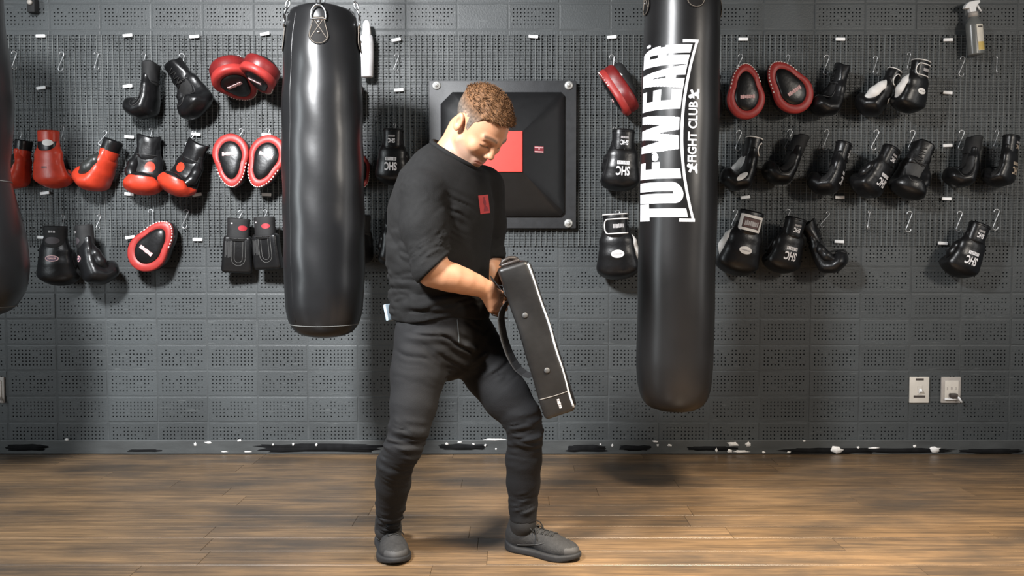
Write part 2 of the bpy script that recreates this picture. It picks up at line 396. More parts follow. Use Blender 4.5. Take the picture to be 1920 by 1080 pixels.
def vnoise(p):
    i = np.floor(p).astype(np.int64); f = p - i; f = f * f * (3 - 2 * f); o = np.zeros(len(p))
    for a in (0, 1):
        for b in (0, 1):
            for c in (0, 1):
                h = ((i[:, 0] + a) * 73856093) ^ ((i[:, 1] + b) * 19349663) ^ ((i[:, 2] + c) * 83492791); h = (h * 1103515245 + 12345) & 0x7fffffff; h = ((h >> 9) * 1597334677) & 0x7fffffff
                o += (h & 0xffff) / 65535.0 * (f[:, 0] if a else 1 - f[:, 0]) * (f[:, 1] if b else 1 - f[:, 1]) * (f[:, 2] if c else 1 - f[:, 2])
    return o
def snet(fun, xs, ys, zs):
    xs, ys, zs = [np.asarray(a, float) for a in (xs, ys, zs)]
    def pad(a):
        n = (-len(a)) % 4; s = a[-1] - a[-2]; return np.concatenate([a, a[-1] + s * np.arange(1, n + 1)]) if n else a
    xs, ys, zs = pad(xs), pad(ys), pad(zs); nx, ny, nz = len(xs), len(ys), len(zs)
    cx, cy, cz = [a.reshape(-1, 4).mean(1) for a in (xs, ys, zs)]; wx, wy, wz = [a.reshape(-1, 4)[:, 3] - a.reshape(-1, 4)[:, 0] for a in (xs, ys, zs)]
    G = np.stack(np.meshgrid(cx, cy, cz, indexing='ij'), -1).reshape(-1, 3)
    dc = fun(G).reshape(len(cx), len(cy), len(cz))
    th = np.sqrt(wx[:, None, None] ** 2 + wy[None, :, None] ** 2 + wz[None, None, :] ** 2) * .5 * 1.45 + .006
    def up(a): return a.repeat(4, 0).repeat(4, 1).repeat(4, 2)
    Fv = up(dc); m = up(np.abs(dc) < th); ii, jj, kk = np.nonzero(m)
    Fv[ii, jj, kk] = fun(np.stack([xs[ii], ys[jj], zs[kk]], -1))
    S = Fv < 0; c = np.zeros((nx - 1, ny - 1, nz - 1), np.uint8)
    for a in (0, 1):
        for b in (0, 1):
            for d in (0, 1): c += S[a:nx - 1 + a, b:ny - 1 + b, d:nz - 1 + d]
    act = (c > 0) & (c < 8); I = np.argwhere(act); idx = -np.ones(act.shape, np.int64); idx[act] = np.arange(len(I))
    acc = np.zeros((len(I), 3)); cnt = np.zeros(len(I))
    cor = [(a, b, d) for a in (0, 1) for b in (0, 1) for d in (0, 1)]
    for a in cor:
        for ax in range(3):
            if a[ax] == 1: continue
            b = list(a); b[ax] = 1
            A = I + np.array(a); B = I + np.array(b)
            va = Fv[A[:, 0], A[:, 1], A[:, 2]]; vb = Fv[B[:, 0], B[:, 1], B[:, 2]]
            k = (va < 0) != (vb < 0); t = np.where(k, va / np.where(k, va - vb, 1), 0)[:, None]
            pa = np.stack([xs[A[:, 0]], ys[A[:, 1]], zs[A[:, 2]]], -1); pb = np.stack([xs[B[:, 0]], ys[B[:, 1]], zs[B[:, 2]]], -1)
            acc += np.where(k[:, None], pa + (pb - pa) * t, 0); cnt += k
    V = acc / cnt[:, None]; Q = []
    for ax in range(3):
        o1, o2 = (ax + 1) % 3, (ax + 2) % 3
        sl0 = [slice(None)] * 3; sl1 = [slice(None)] * 3; sl0[ax] = slice(0, -1); sl1[ax] = slice(1, None)
        A = S[tuple(sl0)]; B = S[tuple(sl1)]; E = np.argwhere(A != B)
        sh = np.array(S.shape)
        E = E[(E[:, o1] > 0) & (E[:, o2] > 0) & (E[:, o1] < sh[o1] - 1) & (E[:, o2] < sh[o2] - 1)]
        e1 = np.eye(3, dtype=int)[o1]; e2 = np.eye(3, dtype=int)[o2]
        def gi(x): return idx[x[:, 0], x[:, 1], x[:, 2]]
        q = np.stack([gi(E - e1 - e2), gi(E - e2), gi(E), gi(E - e1)], -1)
        ins = A[E[:, 0], E[:, 1], E[:, 2]]; q[~ins] = q[~ins][:, ::-1]; Q.append(q)
    return V, np.concatenate(Q)
def ar(lo, hi, h): return np.arange(lo, hi + h, h)
def smooth_mesh(V, Q, it=2, lam=.5):
    E = np.concatenate([Q[:, [0, 1]], Q[:, [1, 2]], Q[:, [2, 3]], Q[:, [3, 0]]]); E = np.concatenate([E, E[:, ::-1]])
    n = len(V); deg = np.bincount(E[:, 0], minlength=n)[:, None]
    for k in range(it):
        for l in (lam, -lam * 1.04):
            S = np.stack([np.bincount(E[:, 0], V[E[:, 1], a], minlength=n) for a in range(3)], -1) / np.maximum(deg, 1)
            V = V + l * (S - V)
    return V
def sdf_mesh(name, fun, lo, hi, h, it=2):
    V, Q = snet(fun, ar(lo[0], hi[0], h), ar(lo[1], hi[1], h), ar(lo[2], hi[2], h))
    V = smooth_mesh(V, Q, it); return mesh(name, V, Q)
def bvh(me): return BVHTree.FromPolygons([v.co.copy() for v in me.vertices], [tuple(p.vertices) for p in me.polygons])

# projected prints: a flat shape laid on a curved surface
def grid_shape(inside, u0, u1, v0, v1, s):
    nu = max(1, int(round((u1 - u0) / s))); nv = max(1, int(round((v1 - v0) / s))); V = {}; f = []; pts = []
    def vid(i, j):
        if (i, j) not in V: V[(i, j)] = len(pts); pts.append((u0 + (u1 - u0) * i / nu, v0 + (v1 - v0) * j / nv))
        return V[(i, j)]
    for i in range(nu):
        for j in range(nv):
            if inside(u0 + (u1 - u0) * (i + .5) / nu, v0 + (v1 - v0) * (j + .5) / nv): f.append((vid(i, j), vid(i + 1, j), vid(i + 1, j + 1), vid(i, j + 1)))
    return pts, f
def ellipse_shape(a, b, rings=5, n=28, cx=0, cy=0, rot=0):
    pts = [(cx, cy)]; f = []; c, s = math.cos(rot), math.sin(rot)
    for r in range(1, rings + 1):
        for k in range(n):
            t = 2 * math.pi * k / n; x, y = a * r / rings * math.cos(t), b * r / rings * math.sin(t); pts.append((cx + x * c - y * s, cy + x * s + y * c))
    for k in range(n): f.append((0, 1 + k, 1 + (k + 1) % n))
    for r in range(rings - 1):
        for k in range(n): f.append((1 + r * n + k, 1 + (r + 1) * n + k, 1 + (r + 1) * n + (k + 1) % n, 1 + r * n + (k + 1) % n))
    return pts, f
def poly_in(poly):
    def g(x, y):
        c = False; n = len(poly)
        for i in range(n):
            x0, y0 = poly[i]; x1, y1 = poly[i - 1]
            if (y0 > y) != (y1 > y) and x < (x1 - x0) * (y - y0) / (y1 - y0) + x0: c = not c
        return c
    return g
_TXT = {}
def text_shape(s, size=1.0, bold=.02, sx=1.0):
    if s not in _TXT:
        cu = bpy.data.curves.new('txt', 'FONT'); cu.body = s; cu.align_x = 'CENTER'; cu.align_y = 'CENTER'; cu.offset = bold; cu.resolution_u = 3
        o = bpy.data.objects.new('txt', cu); COL.objects.link(o)
        me = bpy.data.meshes.new_from_object(o.evaluated_get(bpy.context.evaluated_depsgraph_get()))
        bm = bmesh.new(); bm.from_mesh(me); bmesh.ops.triangulate(bm, faces=bm.faces[:])
        for _ in range(3):
            es = [e for e in bm.edges if e.calc_length() > .25]
            if not es: break
            bmesh.ops.subdivide_edges(bm, edges=es, cuts=1); bmesh.ops.triangulate(bm, faces=bm.faces[:])
        bm.verts.index_update(); _TXT[s] = ([(v.co.x, v.co.y) for v in bm.verts], [tuple(v.index for v in f.verts) for f in bm.faces]); bm.free()
        bpy.data.objects.remove(o); bpy.data.curves.remove(cu); bpy.data.meshes.remove(me)
    p, f = _TXT[s]; return [(x * size * sx, y * size) for x, y in p], f
def decal(name, shape, tree, origin, du, dv, ray, mat_, off=.0012):
    """lay shape (u,v) on a surface: rays start at origin+u*du+v*dv and run along ray"""
    pts, f = shape; O = Vector(origin); du = Vector(du).normalized(); dv = Vector(dv).normalized(); ray = Vector(ray).normalized(); V = []; ok = []; last = None
    for u, v in pts:
        o = O + du * u + dv * v; h = tree.ray_cast(o, ray)
        if h[0] is None: V.append(None); continue
        V.append(h[0] - ray * off)
    keep = [q for q in f if all(V[i] is not None for i in q)]
    used = sorted({i for q in keep for i in q}); mp = {i: k for k, i in enumerate(used)}
    vv = [V[i] for i in used]; ff = [tuple(mp[i] for i in q) for q in keep]
    if not vv: return None
    # orient towards the viewer side
    if ff:
        a, b, c = [vv[i] for i in ff[0][:3]]
        if (b - a).cross(c - a).dot(ray) > 0: ff = [tuple(reversed(q)) for q in ff]
    me = mesh(name, vv, ff); me.materials.append(mat_); return me
def path_on(tree, origin, du, dv, ray, pts, off=.001):
    out = []
    for u, v in pts:
        h = tree.ray_cast(Vector(origin) + Vector(du) * u + Vector(dv) * v, Vector(ray))
        if h[0] is not None: out.append(h[0] - Vector(ray) * off)
    return out
# ------------------------------------------------------------------ square wall pad
def wall_pad():
    c = P(942.5, 290.5, YM - .02); s = (YM - .02) / F_PX * 1.0
    root = empty('wall_punch_pad', (c.x, YM - .004, c.z)); tag(root, 'large square black wall punching pad with a red centre square', 'punching pad')
    hw = 137 * s
    autosmooth(MB().box((0, -.014, 0), (hw, .014, hw), bev=.006).build('backing_plate', mat('grey plate rubber', (.021, .022, .024), .5, var=.2, bump=.15), root))
    a, cut, t, dep = 115 * s, 22 * s, 37 * s, .155
    octo = [(-a + cut, a), (a - cut * .3, a), (a, a - cut * .3), (a, -a + cut * .3), (a - cut * .3, -a), (-a + cut, -a), (-a, -a + cut), (-a, a - cut)]
    def ring(pts, y): return [(x, y, z) for x, z in pts]
    N = 12; pts = []
    for i in range(8):
        x0, z0 = octo[i]; x1, z1 = octo[(i + 1) % 8]
        for k in range(N): pts.append((x0 + (x1 - x0) * k / N, z0 + (z1 - z0) * k / N))
    def sq(x, z):
        m = max(abs(x), abs(z)); return (x / m, z / m)
    v = []; f = []; n = len(pts); rows = [(0, 1.0, -.026), (.0, 1.0, -.034), (.04, .99, -.044)]
    prof = []
    for k in range(0, 11):
        u = k / 10; prof.append((u, -.046 - (dep - .046) * (u ** .86)))
    for w, sc, y in rows: v += [(x * sc, y, z * sc) for x, z in pts]
    for u, y in prof[1:]:
        for x, z in pts:
            sx, sz = sq(x, z); v.append((x * (1 - u) + sx * t * u, y, z * (1 - u) + sz * t * u))
    R = len(v) // n
    for r in range(R - 1):
        for k in range(n): f.append((r * n + k, r * n + (k + 1) % n, (r + 1) * n + (k + 1) % n, (r + 1) * n + k))
    f.append(tuple((R - 1) * n + k for k in range(n)))
    o = link('pyramid_cushion', mesh('pyramid_cushion', v, f), mat('black cushion vinyl', (.0075, .0075, .008), .42, var=.15, bump=.08, bscale=30), root); autosmooth(o, 24)
    MB().box((0, -dep - .003, 0), (t * .985, .004, t * 1.0), bev=.003).build('target_square', mat('red vinyl', (.62, .035, .022), .45, var=.05), root, False)
    w = MB().lathe([(.0, -.006), (.016, -.006), (.0205, -.003), (.0205, .001)], seg=24, R=Matrix.Rotation(math.pi / 2, 3, 'X') @ Matrix.Scale(-1, 3)).mesh('washer'); w.materials.append(mat('zinc washer', (.48, .48, .46), .4, .6))
    bl = MB().lathe([(.0, -.012), (.007, -.012), (.009, -.008), (.009, -.004)], seg=12, R=Matrix.Rotation(math.pi / 2, 3, 'X') @ Matrix.Scale(-1, 3)).mesh('bolt'); bl.materials.append(MATS['zinc washer'])
    for sx, sz in ((-1, 1), (1, 1), (1, -1), (-1, -1)):
        q = link('washer', w, None, root); q.location = (sx * 122.5 * s, -.029, sz * 127.5 * s); q2 = link('bolt', bl, None, q)
    # small label on the right slope
    tr = bvh(o.data); lx = (1009 - 942.5) * s; lz = (290.5 - 285) * s
    m = decal('label', grid_shape(lambda u, v: True, -8.5 * s, 8.5 * s, -6 * s, 6 * s, .006), tr, (lx, -.5, lz), (1, 0, 0), (0, 0, 1), (0, 1, 0), mat('label maroon', (.22, .03, .04), .6)); lab = link('label', m, None, root)
    for dz in (3.6, -4.2):
        m = decal('label_band', grid_shape(lambda u, v: True, -8 * s, 8 * s, -1.1 * s, 1.1 * s, .004), tr, (lx, -.5, lz + dz * s), (1, 0, 0), (0, 0, 1), (0, 1, 0), M_PINK, .002); link('label_band', m, None, lab)
    m = decal('label_band', grid_shape(lambda u, v: True, -1 * s, 1.5 * s, -.5 * s, 3 * s, .004), tr, (lx, -.5, lz), (1, 0, 0), (0, 0, 1), (0, 1, 0), M_PINK, .002); link('label_band', m, None, lab)
wall_pad()

# ------------------------------------------------------------------ heavy bags
def link_mesh(L=.034, W=.020, r=.0034):
    pts = []; R = W / 2 - r; h = L / 2 - W / 2
    for k in range(8): a = math.pi * k / 7; pts.append((R * math.cos(a), 0, h + R * math.sin(a)))
    for k in range(8): a = math.pi + math.pi * k / 7; pts.append((R * math.cos(a), 0, -h + R * math.sin(a)))
    m = MB().tube(pts, r, 6, closed=True).mesh('chain_link'); m.materials.append(M_CHROME); return m
LINK = link_mesh()
def chain_between(a, b, root, twist=0):
    a, b = Vector(a), Vector(b); d = b - a; n = max(1, int(d.length / .0265)); q = d.to_track_quat('Z', 'Y')
    for k in range(n):
        o = link('chain_link', LINK, None, root); o.location = a + d * ((k + .5) / n)
        o.rotation_mode = 'QUATERNION'; o.rotation_quaternion = q @ Euler((0, 0, (k % 2) * math.pi / 2 + twist)).to_quaternion()
def lathe_body(prof, seg=72, dents=None):
    v = []; f = []
    for r, z in prof:
        for k in range(seg):
            a = 2 * math.pi * k / seg; q = r + (dents(a, z) if dents and r > .02 else 0)
            v.append((q * math.sin(a), -q * math.cos(a), z))
    n = len(prof)
    for i in range(n - 1):
        for k in range(seg): f.append((i * seg + k, (i + 1) * seg + k, (i + 1) * seg + (k + 1) % seg, i * seg + (k + 1) % seg))
    f.append(tuple(range(seg))); f.append(tuple((n - 1) * seg + k for k in reversed(range(seg))))
    return v, f
def dense(prof, n=90):
    pts = np.array(prof, float); t = np.concatenate([[0], np.cumsum(np.hypot(*np.diff(pts, axis=0).T))]); s = np.linspace(0, t[-1], n)
    for _ in range(1): rr = np.interp(s, t, pts[:, 0]); zz = np.interp(s, t, pts[:, 1])
    k = np.array([1, 2, 3, 2, 1]) / 9.0
    rp = np.pad(rr, 2, 'edge'); zp = np.pad(zz, 2, 'edge'); r2 = np.convolve(rp, k, 'valid'); z2 = np.convolve(zp, k, 'valid')
    r2[0], z2[0], r2[-1], z2[-1] = rr[0], zz[0], rr[-1], zz[-1]
    return list(zip(r2, z2))
def strap_patch(tree, zc, phi, root, R):
    """teardrop leather patch with D-ring, cross stitching and two rivets, laid on the bag at angle phi"""
    d = Vector((math.sin(phi), -math.cos(phi), 0)); du = Vector((math.cos(phi), math.sin(phi), 0)); O = d * .5 + Vector((0, 0, zc))
    h, w = .052, .038
    def w_at(v):
        t = (v + h) / (2 * h); return w * (1.0 if t < .35 else 1 - .45 * (t - .35) / .65) * (math.sqrt(max(0, 1 - ((.35 - t) / .35) ** 2)) if t < .35 else 1)
    m = decal('strap_patch', grid_shape(lambda u, v: abs(u) < w_at(v), -w, w, -h, h, .002), tree, O, du, (0, 0, 1), -d, mat('strap leather', (.010, .009, .0085), .7, bump=.2, spec=.2), .004); p = link('strap_patch', m, None, root)
    out = []
    for k in range(41):
        v = -h + 2 * h * k / 40; out.append((w_at(v) * .9, v * .94))
    loop = out + [(-a, b) for a, b in reversed(out)]
    st = MB().tube(path_on(tree, O, du, (0, 0, 1), -d, loop, .0055), .0011, 4, closed=True)
    wt, wb = w_at(h * .8) * .8, w_at(-h * .55) * .85
    for pts in ([(-wt, h * .85), (wb, -h * .55)], [(wt, h * .85), (-wb, -h * .55)]):
        st.tube(path_on(tree, O, du, (0, 0, 1), -d, [(pts[0][0] + (pts[1][0] - pts[0][0]) * k / 12, pts[0][1] + (pts[1][1] - pts[0][1]) * k / 12) for k in range(13)], .0055), .0011, 4)
    st.build('stitching', mat('tan thread', (.20, .17, .14), .8), p)
    for v in (h * .62, -h * .12):
        h0 = tree.ray_cast(O + Vector((0, 0, v)), -d)[0]
        if h0:
            o = MB().lathe([(.0055, -.002), (.0055, .003), (.004, .005), (.001, .006)], seg=12, R=d.to_track_quat('Z', 'Y').to_matrix()).build('rivet', M_CHROME, p); o.location = h0 + d * .004
    top = tree.ray_cast(O + Vector((0, 0, h)), -d)[0] or d * R + Vector((0, 0, zc + h))
    top = top + d * .008
    ring = []
    for k in range(13): a = math.pi * k / 12; ring.append(top + du * (.027 * math.cos(a)) + Vector((0, 0, .008 + .034 * math.sin(a))))
    ring = [top + du * .027 - Vector((0, 0, .01))] + ring + [top - du * .027 - Vector((0, 0, .01))]
    MB().tube(ring, .0035, 8, closed=True).build('d_ring', M_CHROME, root)
    return top + Vector((0, 0, .04))

YBAG = 3.45; sB = YBAG / F_PX
def bag_plain():
    base = P(609, 632, YBAG); root = empty('heavy_bag', base)
    tag(root, 'plain black leather heavy bag hanging on chains, left of the man', 'punching bag', 'hanging punching bags')
    H = lambda py: P(609, py, YBAG).z - base.z
    prof = [(.002, 0), (30 * sB, .002), (52 * sB, H(624)), (64 * sB, H(608)), (71 * sB, H(580)), (74 * sB, H(545)), (75 * sB, H(480)), (75 * sB, H(300)), (73.5 * sB, H(180)), (70 * sB, H(110)), (65 * sB, H(60)), (61 * sB, H(35)), (58 * sB, H(22)), (54 * sB, H(16)), (46 * sB, H(20)), (.002, H(30))]
    v, f = lathe_body(dense(prof, 110), 96, lambda a, z: .0016 * math.sin(3 * a + z * 7) + .0012 * math.sin(z * 31 + 2 * math.sin(a * 2)) + (.004 * math.sin(4 * a + .6) * max(0, min(1, (z - H(120)) / .15))))
    b = link('bag_body', mesh('bag_body', v, f), M_VINYL, root); tr = bvh(b.data)
    ph = math.asin(-48 / 75); d = Vector((math.sin(ph), -math.cos(ph), 0)); O = d * .5
    MB().tube(path_on(tr, O, (0, 0, 1), (0, 0, 1), -d, [(0, H(600) + (H(28) - H(600)) * k / 60) for k in range(61)], -.0005), .0022, 6).build('seam', M_VINYL, root)
    pts = []
    for k in range(72):
        a = 2 * math.pi * k / 72; dd = Vector((math.sin(a), -math.cos(a), 0)); h0 = tr.ray_cast(dd * .5 + Vector((0, 0, H(607))), -dd)[0]
        if h0: pts.append(h0)
    MB().tube(pts, .0018, 6, closed=True).build('bottom_seam', M_SEAM, root)
    apex = Vector((.0, 0, H(-190)))
    for ph in (.12, .12 + math.pi / 2, .12 + math.pi, .12 - math.pi / 2):
        t = strap_patch(tr, H(74), ph, root, 66 * sB); chain_between(t, apex, root)
    MB().tube([apex + Vector((.03 * math.cos(2 * math.pi * k / 16), 0, .03 * math.sin(2 * math.pi * k / 16))) for k in range(16)], .005, 8, closed=True).build('swivel_ring', M_CHROME, root)
    chain_between(apex + Vector((0, 0, .02)), Vector((0, 0, 2.955 - base.z)), root)
bag_plain()

def stroke_in(u, v):    # letters of the print, u along the bag (reading upwards, px), v 0 bottom .. 1 top
    def loc(a, b): return (u - a) / (b - a) if a <= u <= b else None
    t = loc(0, 32)                                       # T
    if t is not None: return v > .84 or .25 < t < .74
    t = loc(33.5, 73)                                    # U
    if t is not None:
        if v < .26: return ((t - .5) / .5) ** 2 + ((.26 - v) / .26) ** 2 < 1
        return not (.45 < t < .56)
    t = loc(80, 111)                                     # F
    if t is not None: return t < .58 or v > .91 or (.56 < v < .76)
    t = loc(113, 130)                                    # dot
    if t is not None: return ((t - .5) / .5) ** 2 + ((v - .70) / .10) ** 2 < 1
    t = loc(127, 200.5)                                  # W
    if t is not None:
        if not (.10 * (1 - v) < t < 1 - .10 * (1 - v)): return False
        for c in (.31, .72):
            if v > .55 and abs(t - c) < .085 * (v - .55) / .45: return False
        return not (v < .62 and abs(t - .515) < .075 * (.62 - v) / .62)
    t = loc(209, 246)                                    # E
    if t is not None: return t < .46 or v < .30 or .58 < v < .78 or v > .92
    t = loc(246.5, 291)                                  # A
    if t is not None:
        s = .26 * v
        if not (s * .8 < t < 1 - s * 1.1): return False
        if v < .24 and .43 < t < .56: return False
        return not (.50 < v < .86 and abs(t - .49) < .05 * (.86 - v) / .36)
    t = loc(288, 328)                                    # R
    if t is not None:
        if t > .72 and v > .70 and ((t - .72) / .28) ** 2 + ((v - .70) / .30) ** 2 > 1: return False
        if .60 < v < .70 and t > .93: return False
        if v < .55 and .52 < t < .60: return False
        return not (.74 < v < .90 and .46 < t < .60)
    return False
def bag_printed():
    base = P(1263, 770, YBAG); root = empty('heavy_bag', base); root.rotation_euler = (0, math.radians(.75), 0)
    tag(root, 'long black heavy bag with large white TUF-WEAR lettering', 'punching bag', 'hanging punching bags')
    H = lambda py: P(1263, py, YBAG).z - base.z
    R = 71.5 * sB
    prof = [(.002, 0), (28 * sB, .002), (50 * sB, H(763)), (62 * sB, H(748)), (69 * sB, H(722)), (72 * sB, H(680)), (72 * sB, H(500)), (71 * sB, H(200)), (70 * sB, H(60)), (69 * sB, H(10)), (66 * sB, H(-30)), (60 * sB, H(-45)), (.002, H(-42))]
    v, f = lathe_body(dense(prof, 120), 96, lambda a, z: .001 * math.sin(2 * a + z * 5) + .0012 * math.sin(z * 17 + a) + (.003 * math.sin(22 * z + 3 * a) * max(0, min(1, (z - H(70)) / .1)) if 1 < a < 2.4 else 0))
    b = link('bag_body', mesh('bag_body', v, f), M_VINYL2, root); tr = bvh(b.data)
    xc = lambda py: 1273 - 10 * py / 700
    z0 = H(417); s = sB * .957
    def put(name, pts, f, parent=None, off=.0012, m=M_PRINT):   # pts: (u px up from y=417, phi)
        vv = []
        for u, ph in pts:
            d = Vector((math.sin(ph), -math.cos(ph), 0)); o = d * .5 + Vector((0, 0, z0 + u * s)); h0 = tr.ray_cast(o, -d)[0]; vv.append(h0 + d * off)
        me = mesh(name, vv, f); return link(name, me, m, parent or root)
    def xb(u):                                   # screen edge of the letters' feet, in px right of the bag's axis
        t = (u - 164) / 164; return -14 + 21 * t * t
    def phi_b(u): return math.asin(max(-1, min(1, xb(u) / 72)))
    PT = math.radians(-83)
    spans = [('letter_t', 0, 32.2), ('letter_u', 33.4, 73.2), ('letter_f', 79.8, 111.2), ('dot', 112.8, 126.9), ('letter_w', 127, 200.6), ('letter_e', 208.9, 246.2), ('letter_a', 246.5, 287.9), ('letter_r', 288, 328.2)]
    for nm, a, e in spans:
        nu = int((e - a) / .75); nv = 130; V = {}; pts = []; f = []
        fn = stroke_in if nm != 'dot' else (lambda u, v: ((u - 120.5) / 7.6) ** 2 + ((v - .68) / .085) ** 2 < 1)
        def vid(i, j):
            if (i, j) not in V:
                u = a + (e - a) * i / nu; vv = j / nv; xq = xb(u) + (-71.3 - xb(u)) * vv; V[(i, j)] = len(pts); pts.append((u, math.asin(xq / 72)))
            return V[(i, j)]
        for i in range(nu):
            for j in range(nv):
                if fn(a + (e - a) * (i + .5) / nu, (j + .5) / nv): f.append((vid(i, j), vid(i + 1, j), vid(i + 1, j + 1), vid(i, j + 1)))
        put(nm, pts, f)
    # bracket line under the word
    pts = []; f = []; n = 90
    for k in range(n + 1):
        u = -1 + 338 * k / n; t = (u - 167) / 167; xo = -9 + 24.5 * t * t; ph = math.asin(xo / 72); pts += [(u, ph - .035), (u, ph + .035)]
    f = [(2 * k, 2 * k + 2, 2 * k + 3, 2 * k + 1) for k in range(n)]
    for ue in (-1, 331):
        m0 = len(pts); p0 = math.asin(15.5 / 72) + .035; p1 = p0 - .40
        for k in range(9): ph = p1 + (p0 - p1) * k / 8; pts += [(ue, ph), (ue + 6, ph)]
        f += [(m0 + 2 * k, m0 + 2 * k + 1, m0 + 2 * k + 3, m0 + 2 * k + 2) for k in range(8)]
    put('bracket_line', pts, f)
    # smaller line and the two little boxers
    tp, tf = text_shape('FIGHT CLUB', 1.0, .028)
    w = max(p[0] for p in tp) - min(p[0] for p in tp); hh = max(p[1] for p in tp) - min(p[1] for p in tp); mx = (max(p[0] for p in tp) + min(p[0] for p in tp)) / 2; my = (max(p[1] for p in tp) + min(p[1] for p in tp)) / 2
    put('small_lettering', [(166.5 + (x - mx) * 112 / w, math.asin((10.5 - (y_ - my) * 17 / hh) / 72)) for x, y_ in tp], tf)
    boxer = [(-9, -7), (-3, -5), (-1, 0), (-8, 3), (-6, 7), (1, 4), (3, 9), (7, 10), (10, 7), (8, 3), (10, -1), (4, -1), (5, -5), (10, -7), (9, -10), (1, -9), (-2, -10), (-9, -10)]
    for uc, sg in ((98, 1), (237, -1)):
        g = grid_shape(poly_in(boxer), -11, 11, -11, 11, .7)
        put('boxer_emblem', [(uc + sg * x, math.asin((11 - y_) / 72)) for x, y_ in g[0]], g[1])
    m = ellipse_shape(3, 3, 3, 14); put('registered_mark', [(332 + x, math.asin((-66 + y_) / 72)) for x, y_ in m[0]], m[1])
    apex = Vector((0, 0, H(-330)))
    for ph in (.16, .16 + math.pi / 2, .16 + math.pi, .16 - math.pi / 2):
        t = strap_patch(tr, H(8), ph, root, 70 * sB); 
        chain_between(t, apex, root)
    chain_between(apex, Vector((0, 0, 2.955 - base.z)), root)
bag_printed()

def bag_bulb():
    Yb = 3.3; s = Yb / F_PX; base = P(-70, 597, Yb); root = empty('teardrop_bag', base)
    tag(root, 'dark waisted punching bag with a bulging bottom at the left edge of the picture', 'punching bag', 'hanging punching bags')
    H = lambda py: P(-70, py, Yb).z - base.z
    prof = [(.002, 0), (55 * s, .004), (88 * s, H(580)), (108 * s, H(545)), (114 * s, H(500)), (110 * s, H(445)), (96 * s, H(385)), (86 * s, H(340)), (84 * s, H(305)), (91 * s, H(240)), (94 * s, H(180)), (90 * s, H(110)), (82 * s, H(50)), (80 * s, H(0)), (78 * s, H(-60)), (70 * s, H(-90)), (.002, H(-92))]
    v, f = lathe_body(dense(prof, 110), 80); b = link('bag_body', mesh('bag_body', v, f), M_VINYL, root); tr = bvh(b.data)
    for py in (575, 340):
        pts = []
        for k in range(64):
            a = 2 * math.pi * k / 64; dd = Vector((math.sin(a), -math.cos(a), 0)); h0 = tr.ray_cast(dd * .6 + Vector((0, 0, H(py))), -dd)[0]
            if h0: pts.append(h0)
        MB().tube(pts, .002, 6, closed=True).build('seam', M_SEAM, root)
    ph = 1.08; d = Vector((math.sin(ph), -math.cos(ph), 0)); du = (math.cos(ph), math.sin(ph), 0)
    link('label', decal('label', grid_shape(lambda u, v: True, -.008, .008, -.012, .012, .004), tr, d * .6 + Vector((0, 0, H(175))), du, (0, 0, 1), -d, M_PRINTG), None, root)
    m = decal('strap_patch', grid_shape(lambda u, v: True, -.03, .03, -.07, .07, .01), tr, d * .6 + Vector((0, 0, H(60))), du, (0, 0, 1), -d, M_BLACK, .005); sp = link('strap_patch', m, None, root)
    link('strap_edge', decal('strap_edge', grid_shape(lambda u, v: True, .027, .030, -.07, .07, .004), tr, d * .6 + Vector((0, 0, H(60))), du, (0, 0, 1), -d, M_PRINTG, .0065), None, sp)
    chain_between((0, 0, H(-92)), (0, 0, 2.955 - base.z), root)
bag_bulb()

# ------------------------------------------------------------------ small things on the wall
def outlet_box(cx, kind, label):
    s = WALL / F_PX; c = P(cx, 730.5, WALL); root = empty('light_switch' if kind == 'switch' else 'power_outlet', (c.x, WALL - .0025, c.z))
    tag(root, label, 'light switch' if kind == 'switch' else 'power outlet')
    hw, hh = 18.3 * s, 24.6 * s
    autosmooth(MB().box((0, -.004, 0), (hw, .005, hh), bev=.0035).build('cover_plate', M_IVORY if kind == 'switch' else M_GREYP, root))
    if kind == 'switch':
        MB().box((0, -.0095, -.001), (.012, .0015, .022), bev=.001).build('switch_slot', M_IVORY, root, False)
        MB().box((.001, -.016, -.004), (.005, .011, .008), R=Matrix.Rotation(-.6, 3, 'X'), bev=.002).build('toggle_lever', M_WHITEP, root)
        MB().box((0, -.0093, 20 * s), (7.5 * s, .0008, 2 * s), bev=.0005).build('label_strip', M_DARKP, root, False)
        MB().box((0, -.0093, -12.5 * s), (11 * s, .0008, 2.2 * s), bev=.0005).build('label_strip', M_DARKP, root, False)
    else:
        autosmooth(MB().box((.001, -.011, 0), (13 * s, .004, 18 * s), bev=.003).build('receptacle', M_IVORY, root))
        for dx in (-8, 0, 8): MB().box((dx * s, -.0152, 3.5 * s), (.0022 if dx else .004, .001, .006), bev=.0005).build('socket_slot', M_GREYP, root, False)
        autosmooth(MB().box((.004, -.024, -9.5 * s), (7 * s, .012, 4 * s), bev=.006).build('plug', M_DARKP, root))
        MB().tube([(.018, -.026, -11 * s), (.028, -.03, -14 * s), (.041, -.03, -22 * s)], .0055, 8).build('cord_stub', M_WHITEP, root)
        autosmooth(MB().box((.002, -.017, -17 * s), (14 * s, .003, .004), bev=.002).build('cover_lip', M_WHITEP, root))
outlet_box(1722, 'switch', 'ivory light switch plate with dark label strips, low on the right of the wall')
outlet_box(1781, 'outlet', 'grey framed power outlet with a dark plug, right of the light switch')
outlet_box(-8, 'outlet', 'power outlet cut by the left edge of the picture, low on the wall')

